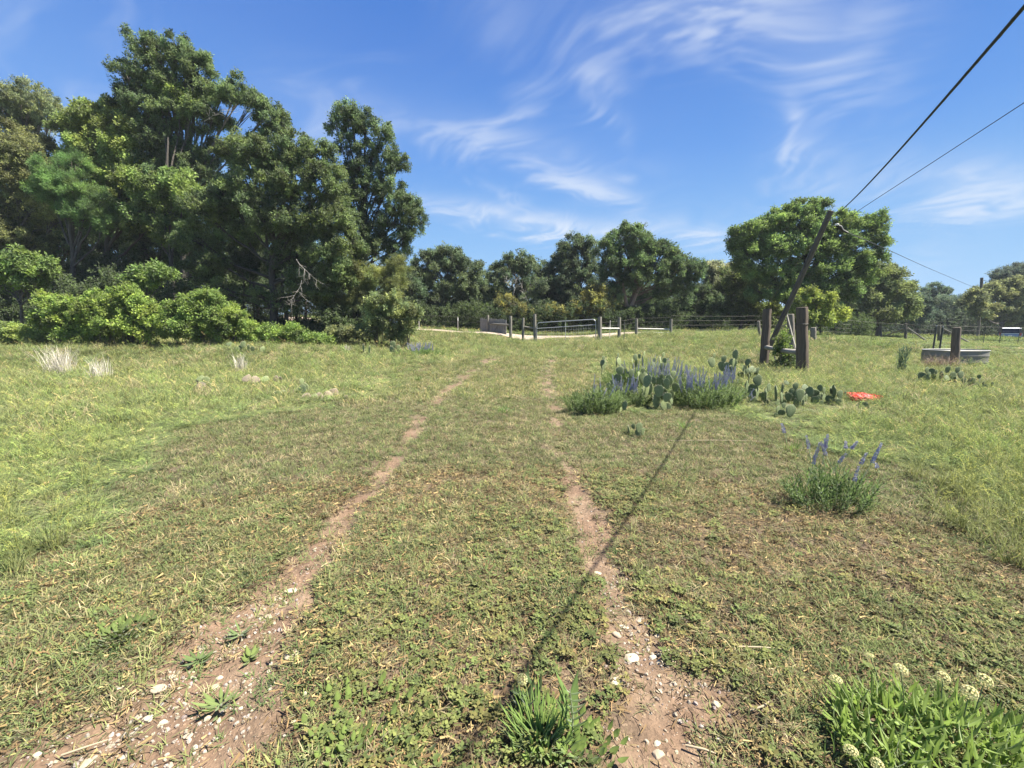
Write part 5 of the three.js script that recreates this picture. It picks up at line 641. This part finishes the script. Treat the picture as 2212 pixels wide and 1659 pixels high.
// ---------------------------------------------------------------- stones and gravel
function stoneGeo(seed) { const g = new THREE.IcosahedronGeometry(1, 3), P = g.attributes.position, C = new Float32Array(P.count * 3); const R = rng(seed), ox = R() * 50, cuts = Array.from({ length: 6 }, () => [randDir(R), .62 + R() * .3]); for (let i = 0; i < P.count; i++) { const v = V(P.getX(i), P.getY(i), P.getZ(i)); for (const [n, d] of cuts) { const k = v.dot(n); if (k > d) v.addScaledVector(n, (d - k) * .85); } v.multiplyScalar(.9 + .28 * (fbm(v.x * 1.6 + ox, v.y * 1.6 + v.z * 1.3, 3, 2) - .5)); P.setXYZ(i, v.x, v.y, v.z); const s = .8 + .35 * fbm(v.x * 4 + ox, v.z * 4 + v.y * 3, 3, 9); C.set([s, s * .97, s * .93], i * 3); } g.setAttribute('color', new THREE.BufferAttribute(C, 3)); g.computeVertexNormals(); return g; }
const STONES = [1, 2, 3, 4, 5].map((i) => stoneGeo(400 + i)), stoneMats = [[.40, .35, .26], [.35, .29, .215], [.43, .39, .30]].map((c) => std({ color: new THREE.Color().setRGB(...c), vertexColors: true, roughness: .95 }));
{
  const R = rng(88), rows = [[635, 1417, 20, 11, 'tilted whitish limestone slab at the right rim of the left wheel track'], [340, 1471, 19, 9, 'long flat pale stone at the left rim of the left wheel track'], [316, 1530, 17, 10, 'elongated pinkish pale stone in the lower left gravel'], [1363, 1418, 20, 17, 'largest pitted white limestone rock in the right wheel track'], [1331, 1372, 11, 13, 'white rough stone just above the largest rock of the right track'], [722, 1541, 11, 13, 'upright white stone in the grass between the tracks near the bottom'], [1547, 1519, 11, 12, 'white stone in the grass right of the right wheel track'], [1422, 1626, 17, 14, 'pale stone at the bottom edge of the right wheel track'], [1329, 1473, 15, 8, 'flat tan stone left of the right track gravel'], [1291, 1226, 9, 5, 'white stone where the cable shadow meets the right track'], [597, 1279, 14, 9, 'flat tan stone at the head of the left gravel stretch'],
    ...[[349, 1539, 10, 11], [445, 1537, 9, 12], [403, 1570, 12, 6], [420, 1595, 8, 7], [262, 1612, 10, 8], [260, 1636, 8, 10], [283, 1652, 18, 8], [434, 1387, 9, 5], [464, 1469, 11, 8], [472, 1446, 8, 8], [520, 1518, 8, 6], [181, 1634, 15, 5], [79, 1620, 9, 8], [628, 1265, 15, 6], [579, 1319, 11, 6], [370, 1446, 9, 6], [256, 1476, 8, 4], [294, 1524, 8, 6]].map((a) => [...a, 'L']), ...[[1348, 1349, 12, 6], [1236, 1193, 8, 5], [1401, 1234, 11, 6], [1410, 1416, 11, 8], [1426, 1427, 9, 7], [1454, 1428, 9, 6], [1526, 1421, 9, 5], [1420, 1366, 9, 5], [1395, 1366, 7, 6], [1420, 1600, 10, 8], [1424, 1489, 8, 6], [1380, 1340, 7, 5], [1440, 1400, 7, 5], [1400, 1390, 7, 5]].map((a) => [...a, 'R']), [633, 1558, 8, 9, 'G'], [783, 1429, 7, 7, 'G']];
  rows.forEach(([px, py, rx, ry, l], i) => { const p = ground(px, py), s = mpp(p), g = { L: ['small pale stone among the gravel of the left wheel track', 'stones in the left wheel track'], R: ['small pale stone among the gravel of the right wheel track', 'stones in the right wheel track'], G: ['small pale stone in the grass between the wheel tracks', 'stones between the wheel tracks'] }[l]; const m = mesh('stone', STONES[i % 5], stoneMats[i % 3], null, true); tag(m, g ? g[0] : l, 'stone', g?.[1]); const w = rx * s, h = ry * s * .9; m.scale.set(w, Math.min(h, w) * .62, w * (.6 + R() * .3)); m.position.set(p.x, surf(p.x, p.z) + h * .12, p.z); m.rotation.set((R() - .5) * .3, (R() - .5) * 1.2, (R() - .5) * .3); });
  const list = STONES.slice(0, 2).map(() => []), small = [0, 1, 2].map((i) => { const g = new THREE.IcosahedronGeometry(1, 1), P = g.attributes.position; for (let k = 0; k < P.count; k++) { const s = .75 + .5 * hash(Math.round(P.getX(k) * 9), Math.round(P.getY(k) * 9) + i * 31, Math.round(P.getZ(k) * 9)); P.setXYZ(k, P.getX(k) * s, P.getY(k) * s, P.getZ(k) * s); } g.computeVertexNormals(); return g; }), gl = [[], [], []];
  const strew = (T, a, b, n, wid) => { const pt = (t) => { const k = lerp(a, b, t), i = Math.min(T.length - 2, Math.floor(k)), f = k - i; return [lerp(T[i][0], T[i + 1][0], f), lerp(T[i][1], T[i + 1][1], f), lerp(T[i][2], T[i + 1][2], f)]; }; for (let i = 0; i < n; i++) { const [x0, z0, w] = pt(R()), x = x0 + (R() + R() + R() - 1.5) * w * wid, z = z0 + (R() - .5) * .25; if (fbm(x * 4, z * 4, 2, 70) < .36 && R() < .75) continue; if (bare(x, z) < .25 && R() < .7) continue; const s = .0022 + .0075 * R() ** 3.4, c = .21 + R() * .15; gl[i % 3].push({ m: mat4(V(x, surf(x, z) + s * .2, z), new THREE.Quaternion().setFromEuler(new THREE.Euler(R() * 6, R() * 6, R() * 6)), V(s * 1.3, s * .75, s)), c: [c, c * (.8 + R() * .12), c * (.6 + R() * .18)] }); } };
  strew(TRACKS[0], 0, 3.4, 1400, 1.5); strew(TRACKS[0], 3.4, 5, 160, 1.3); strew(TRACKS[1], 1, 4.6, 900, 1.9); strew(TRACKS[1], 4.6, 7, 120, 1.4);
  gl.forEach((q, i) => tag(inst('gravel', small[i], std({ roughness: .95 }), q, null, 'stuff', true), ['pale limestone gravel strewn over the reddish wheel tracks', 'pale gravel chips scattered along both bare wheel tracks', 'fine pale pebbles lying in the bare soil of the tracks'][i], 'gravel'));
}
// ---------------------------------------------------------------- grass
function tuft(seed, n, spread, len, wid, lean, bend, o = {}) {
  const R = rng(seed), gb = new GB(); for (let i = 0; i < n; i++) { const a = R() * 6.283, r = Math.sqrt(R()) * spread, s = .7 + R() * .6, st = R() < (o.straw ?? .15), c0 = st ? [1.2, 1.05, .9] : [.85 * s, .8 * s, .8 * s], c1 = st ? [1.6, 1.38, 1.15] : [1.15 * s, 1.1 * s, s]; blade(gb, V(Math.cos(a) * r, -.006, Math.sin(a) * r), R() * 6.283, lean * (.3 + R()), bend * (.3 + R()), len * (.45 + R() * .75), wid * (.7 + R() * .6), c0, c1); }
  for (let i = 0; i < (o.heads ?? 0); i++) { const a = R() * 6.283, L = len * (1.05 + R() * .5), lx = (R() - .5) * .5, lz = (R() - .5) * .5, P = (t) => V(lx * L * t * t, L * t * (1 - .15 * t), lz * L * t * t), c = [2.6, 2.2, 1.6]; tube(gb, [0, .4, .75, 1].map(P), wid * .22, 3, [1.6, 1.5, 1], false); for (let k = 0; k < 7; k++) { const p = P(.72 + k * .045), d = V(R() - .5, .5 - R() * .6, R() - .5).normalize(); leaf(gb, p, d, d.clone().cross(UP).normalize(), len * .09, wid * .75, c, .1); } }
  return gb.geo();
}
function cloverGeo(seed) { const R = rng(seed), gb = new GB(); for (let i = 0; i < 9; i++) { const p = V((R() - .5) * .07, .008 + R() * .02, (R() - .5) * .07), a = R() * 6.28; for (let k = 0; k < 3; k++) { const d = V(Math.cos(a + k * 2.09), .15 + R() * .2, Math.sin(a + k * 2.09)).normalize(), s = .8 + R() * .4; leaf(gb, p, d, d.clone().cross(UP).normalize(), .011 + R() * .006, .011, [s, s, s], .1); } } return gb.geo(); }
function litterGeo(seed) { const R = rng(seed), gb = new GB(); for (let i = 0; i < 9; i++) { const a = R() * 6.28, L = .012 + R() * .03, x = (R() - .5) * .1, z = (R() - .5) * .1, y = .003 + R() * .012, c = .7 + R() * .6, w = .0009 + R() * .0008, dx = Math.cos(a), dz = Math.sin(a); const q = [[-dz * w, dx * w], [dz * w, -dx * w]]; const v = [gb.v(x + q[0][0], y, z + q[0][1], [c, c * .85, c * .62]), gb.v(x + q[1][0], y, z + q[1][1], [c, c * .85, c * .62]), gb.v(x + dx * L + q[1][0], y + R() * .01, z + dz * L + q[1][1], [c, c * .85, c * .62]), gb.v(x + dx * L + q[0][0], y + R() * .01, z + dz * L + q[0][1], [c, c * .85, c * .62])]; gb.quad(...v); } return gb.geo(); }
{
  const R = rng(2024), SHORT = [tuft(1, 17, .035, .052, .0034, .9, 1.1, { straw: .12 }), tuft(2, 19, .04, .044, .0037, 1.0, 1.2, { straw: .1 }), tuft(3, 15, .03, .06, .003, .75, 1.2, { straw: .14 })], MID = [tuft(4, 26, .10, .12, .0075, .8, 1.1, { straw: .22 }), tuft(5, 26, .11, .10, .008, .9, 1.2, { straw: .18 }), tuft(6, 24, .09, .14, .007, .7, 1.2, { straw: .28, heads: 1 })], TALL = [tuft(7, 30, .10, .30, .0065, .45, 1.2, { straw: .16, heads: 1 }), tuft(8, 34, .12, .25, .007, .55, 1.3, { straw: .12 }), tuft(9, 28, .09, .36, .006, .4, 1.4, { straw: .22, heads: 3 })], FAR = [tuft(10, 36, .22, .26, .02, .6, 1.1, { straw: .2, heads: 2 }), tuft(11, 36, .24, .22, .022, .7, 1.1, { straw: .14 })], CLO = [cloverGeo(1), cloverGeo(2)], LIT = [litterGeo(1), litterGeo(2)];
  const out = { short: [[], [], []], mid: [[], [], []], tall: [[], [], []], far: [[], []], clo: [[], []], lit: [[], []] };
  const A = 64 * Math.PI / 180, pick = (r0, r1, perM2, fn) => { const n = Math.round(perM2 * A * (r1 * r1 - r0 * r0)); for (let i = 0; i < n; i++) { const r = Math.sqrt(lerp(r0 * r0, r1 * r1, R())), a = (R() * 2 - 1) * A; fn(Math.sin(a) * r, -Math.cos(a) * r, r); } };
  const nearPad = (x, z) => { for (const p of PADSPOTS) { const dx = x - p[0], dz = z - p[1]; if (dx * dx + (dz > 0 ? dz * dz * .16 : dz * dz) < .075) return true; } return false; }, put = (l, geoN, x, z, s, sy, c, tilt = .25) => { if (l !== out.short && l !== out.clo && l !== out.lit && x * x + z * z < 400 && nearPad(x, z)) { if (R() < .12) return; s *= .62; sy *= .62; } const q = spin(qUp(V((R() - .5) * tilt, 1, (R() - .5) * tilt).normalize()), R() * 6.283); l[(R() * geoN) | 0].push({ m: mat4(V(x, surf(x, z), z), q, V(s, s * sy, s)), c }); };
  const YG = [.132, .156, .062], GR = [.082, .122, .044], OL = [.118, .122, .06], ST = [.24, .215, .13], BR = [.125, .096, .06], BG = [.112, .162, .055];
  const mixc = (...w) => { let t = 0; for (const [, k] of w) t += k; let q = R() * t; for (const [c, k] of w) { q -= k; if (q <= 0) { const s = (.66 + R() * .68) * 1.42; return c.map((v) => v * s); } } return w[0][0]; };
  const keep = (x, z) => { const b = bare(x, z), t = trackAt(x, z); return R() > clamp(b * .98 + t * .34, 0, .87); };
  const lush = (x, z) => clamp(fbm(x * .75, z * .75, 3, 91) * 1.9 - .45);
  pick(.75, 4.2, 1250, (x, z) => { if (!keep(x, z)) return; const m = mown(x, z) + (fbm(x * 1.5, z * 1.5, 3, 15) - .5) * 1.2, l = lush(x, z), tr = trackAt(x, z); if (m < -.25) { if (R() < .34) put(out.tall, 3, x, z, .5 + R() * .4, (.6 + R() * .45) * (.4 + .6 * ss(.2, 1.4, -m)), mixc([BG, 3], [GR, 2], [YG, 1.2]), .6); return; } if (R() > .27 + .7 * l) return; put(out.short, 3, x, z, .75 + R() * .7 + l * .25, .65 + R() * .55, mixc([YG, 1.7 + l], [GR, .3 + 1.1 * l], [OL, 1.2], [ST, .8 - .4 * l], [BR, .8 - .6 * l]).map((v) => v * 1.12), .8); });
  pick(.75, 4.2, 230, (x, z) => { if (bare(x, z) > .3 || mown(x, z) < 0) return; const c = fbm(x * 1.1 + 7, z * 1.1, 3, 33); if (c < .57 && R() < .9) return; put(out.clo, 2, x, z, .8 + R() * .8, 1, mixc([[.12, .135, .04], 2], [[.09, .115, .034], 1.5], [[.15, .14, .045], .8]), .3); });
  pick(.75, 4.5, 420, (x, z) => { const b = bare(x, z); if (b > .4 && R() < .93) return; put(out.lit, 2, x, z, .8 + R() * .7, 1, mixc([[.14, .12, .07], 2], [[.19, .165, .1], 1], [[.1, .075, .045], 2], [[.05, .037, .024], 1]), .1); });
  pick(4.2, 8.5, 620, (x, z) => { if (!keep(x, z)) return; const m = mown(x, z) + (fbm(x * 1.2, z * 1.2, 3, 15) - .5) * 1.6, l = lush(x, z), tr = trackAt(x, z); if (m < -.3) { if (R() < .5) put(out.tall, 3, x, z, .55 + R() * .45, (.5 + R() * .4) * (x < 0 ? .75 : .95) * (.35 + .65 * ss(.2, 1.8, -m)), mixc([BG, 2.4], [GR, 1.2], [YG, 2], [ST, .25]), .6); return; } put(out.short, 3, x, z, 1.05 + R() * .8, .62 + R() * .45 - tr * .2, mixc([YG, 1.6 + l], [GR, .5 + 1.2 * l], [OL, 1], [ST, .9], [BR, .35]), .9); });
  pick(8.5, 17, 170, (x, z) => { if (!keep(x, z)) return; const m = mown(x, z) + (fbm(x, z, 3, 15) - .5) * 2, l = lush(x, z), tr = trackAt(x, z); if (m < -.3) { put(R() < .3 ? out.tall : out.mid, 3, x, z, .8 + R() * .6, (.38 + R() * .34) * (.5 + .5 * ss(.2, 2.2, -m)), mixc([BG, 1.4], [GR, .6], [YG, 2.4], [ST, .5]), .7); return; } if (R() < .35 + .5 * tr) put(out.short, 3, x, z, 2 + R(), .5, mixc([YG, 2], [OL, 1], [ST, 1]), .6); else put(out.mid, 3, x, z, .9 + R() * .5, .55 + R() * .25 - tr * .25, mixc([YG, 2.4], [GR, .6 + l], [OL, .7], [ST, .7]), .8); });
  pick(17, 30, 75, (x, z) => { if (roadDist(x, z) < 1.9) return; const tr = trackAt(x, z), l = lush(x * .6, z * .6); if (tr > .5 && R() < .6) return; put(R() < .15 ? out.tall : out.mid, 3, x, z, 1.0 + R() * .8, (tr > .1 ? .32 : .45) + R() * .3, mixc([BG, .9 + l], [GR, .5], [YG, 2.6], [ST, .6]), .7); });
  pick(30, 58, 18, (x, z, r) => { if (roadDist(x, z) < 2.1) return; put(out.far, 2, x, z, (.8 + R() * .6) * (x > 22 ? .7 : 1), (.5 + R() * .4) * (x > 22 ? .6 : 1), mixc([BG, 1.6], [GR, 1], [YG, 2], [ST, .3]), .5); });
  pick(58, 95, 4, (x, z) => { put(out.far, 2, x, z, 2 + R(), .7, mixc([BG, 1.4], [GR, 1.4], [YG, 1.6]), .4); });
  // single tall seed stalks at the right and left
  for (let i = 0; i < 420; i++) { const px = R() < .58 ? 1950 + R() * 400 : -100 + R() * 450, py = 840 + R() * 420, p = ground(px, py); if (mown(p.x, p.z) > -.2) continue; put([out.tall[2]], 1, p.x, p.z, .5 + R() * .35, .9 + R() * .3, [.2, .235, .085], .9); }
  const G = (name, geos, lists, label, cat) => geos.forEach((g, i) => lists[i].length && tag(inst(name, g, M.grass, lists[i], null, 'stuff', true), label[i] ?? label[0], cat));
  G('short_grass', SHORT, out.short, ['thin short yellow-green grass of the mown ground around the tracks', 'short flattened grass blades covering the mown ground', 'short brownish grass mixed into the mown ground'], 'grass');
  G('meadow_grass', MID, out.mid, ['ankle-high grass between the tracks and towards the gate', 'soft low meadow grass in the middle distance', 'low meadow grass with a few seed heads in the middle distance'], 'grass');
  G('tall_grass', TALL, out.tall, ['tall bright green grass at the right and left of the mown ground', 'dense leafy tall grass flanking the mown ground', 'tall grass with pale seed heads at the right of the mown ground'], 'grass');
  G('field_grass', FAR, out.far, ['far pasture grass beyond the fence line', 'coarse far grass along the road and under the trees'], 'grass');
  G('clover', CLO, out.clo, ['tiny yellow-green clover leaves in the foreground turf', 'small round ground-cover leaves in the foreground turf'], 'clover');
  LIT.forEach((g, i) => tag(inst('dead_grass_litter', g, M.dry, out.lit[i], null, 'stuff', true), ['dry straw litter lying on the foreground soil', 'brown dead grass bits lying on the foreground soil'][i], 'litter'));
  console.log('grass', Object.entries(out).map(([k, v]) => k + ':' + v.map((q) => q.length)).join(' '));
}
renderer.render(scene, camera);
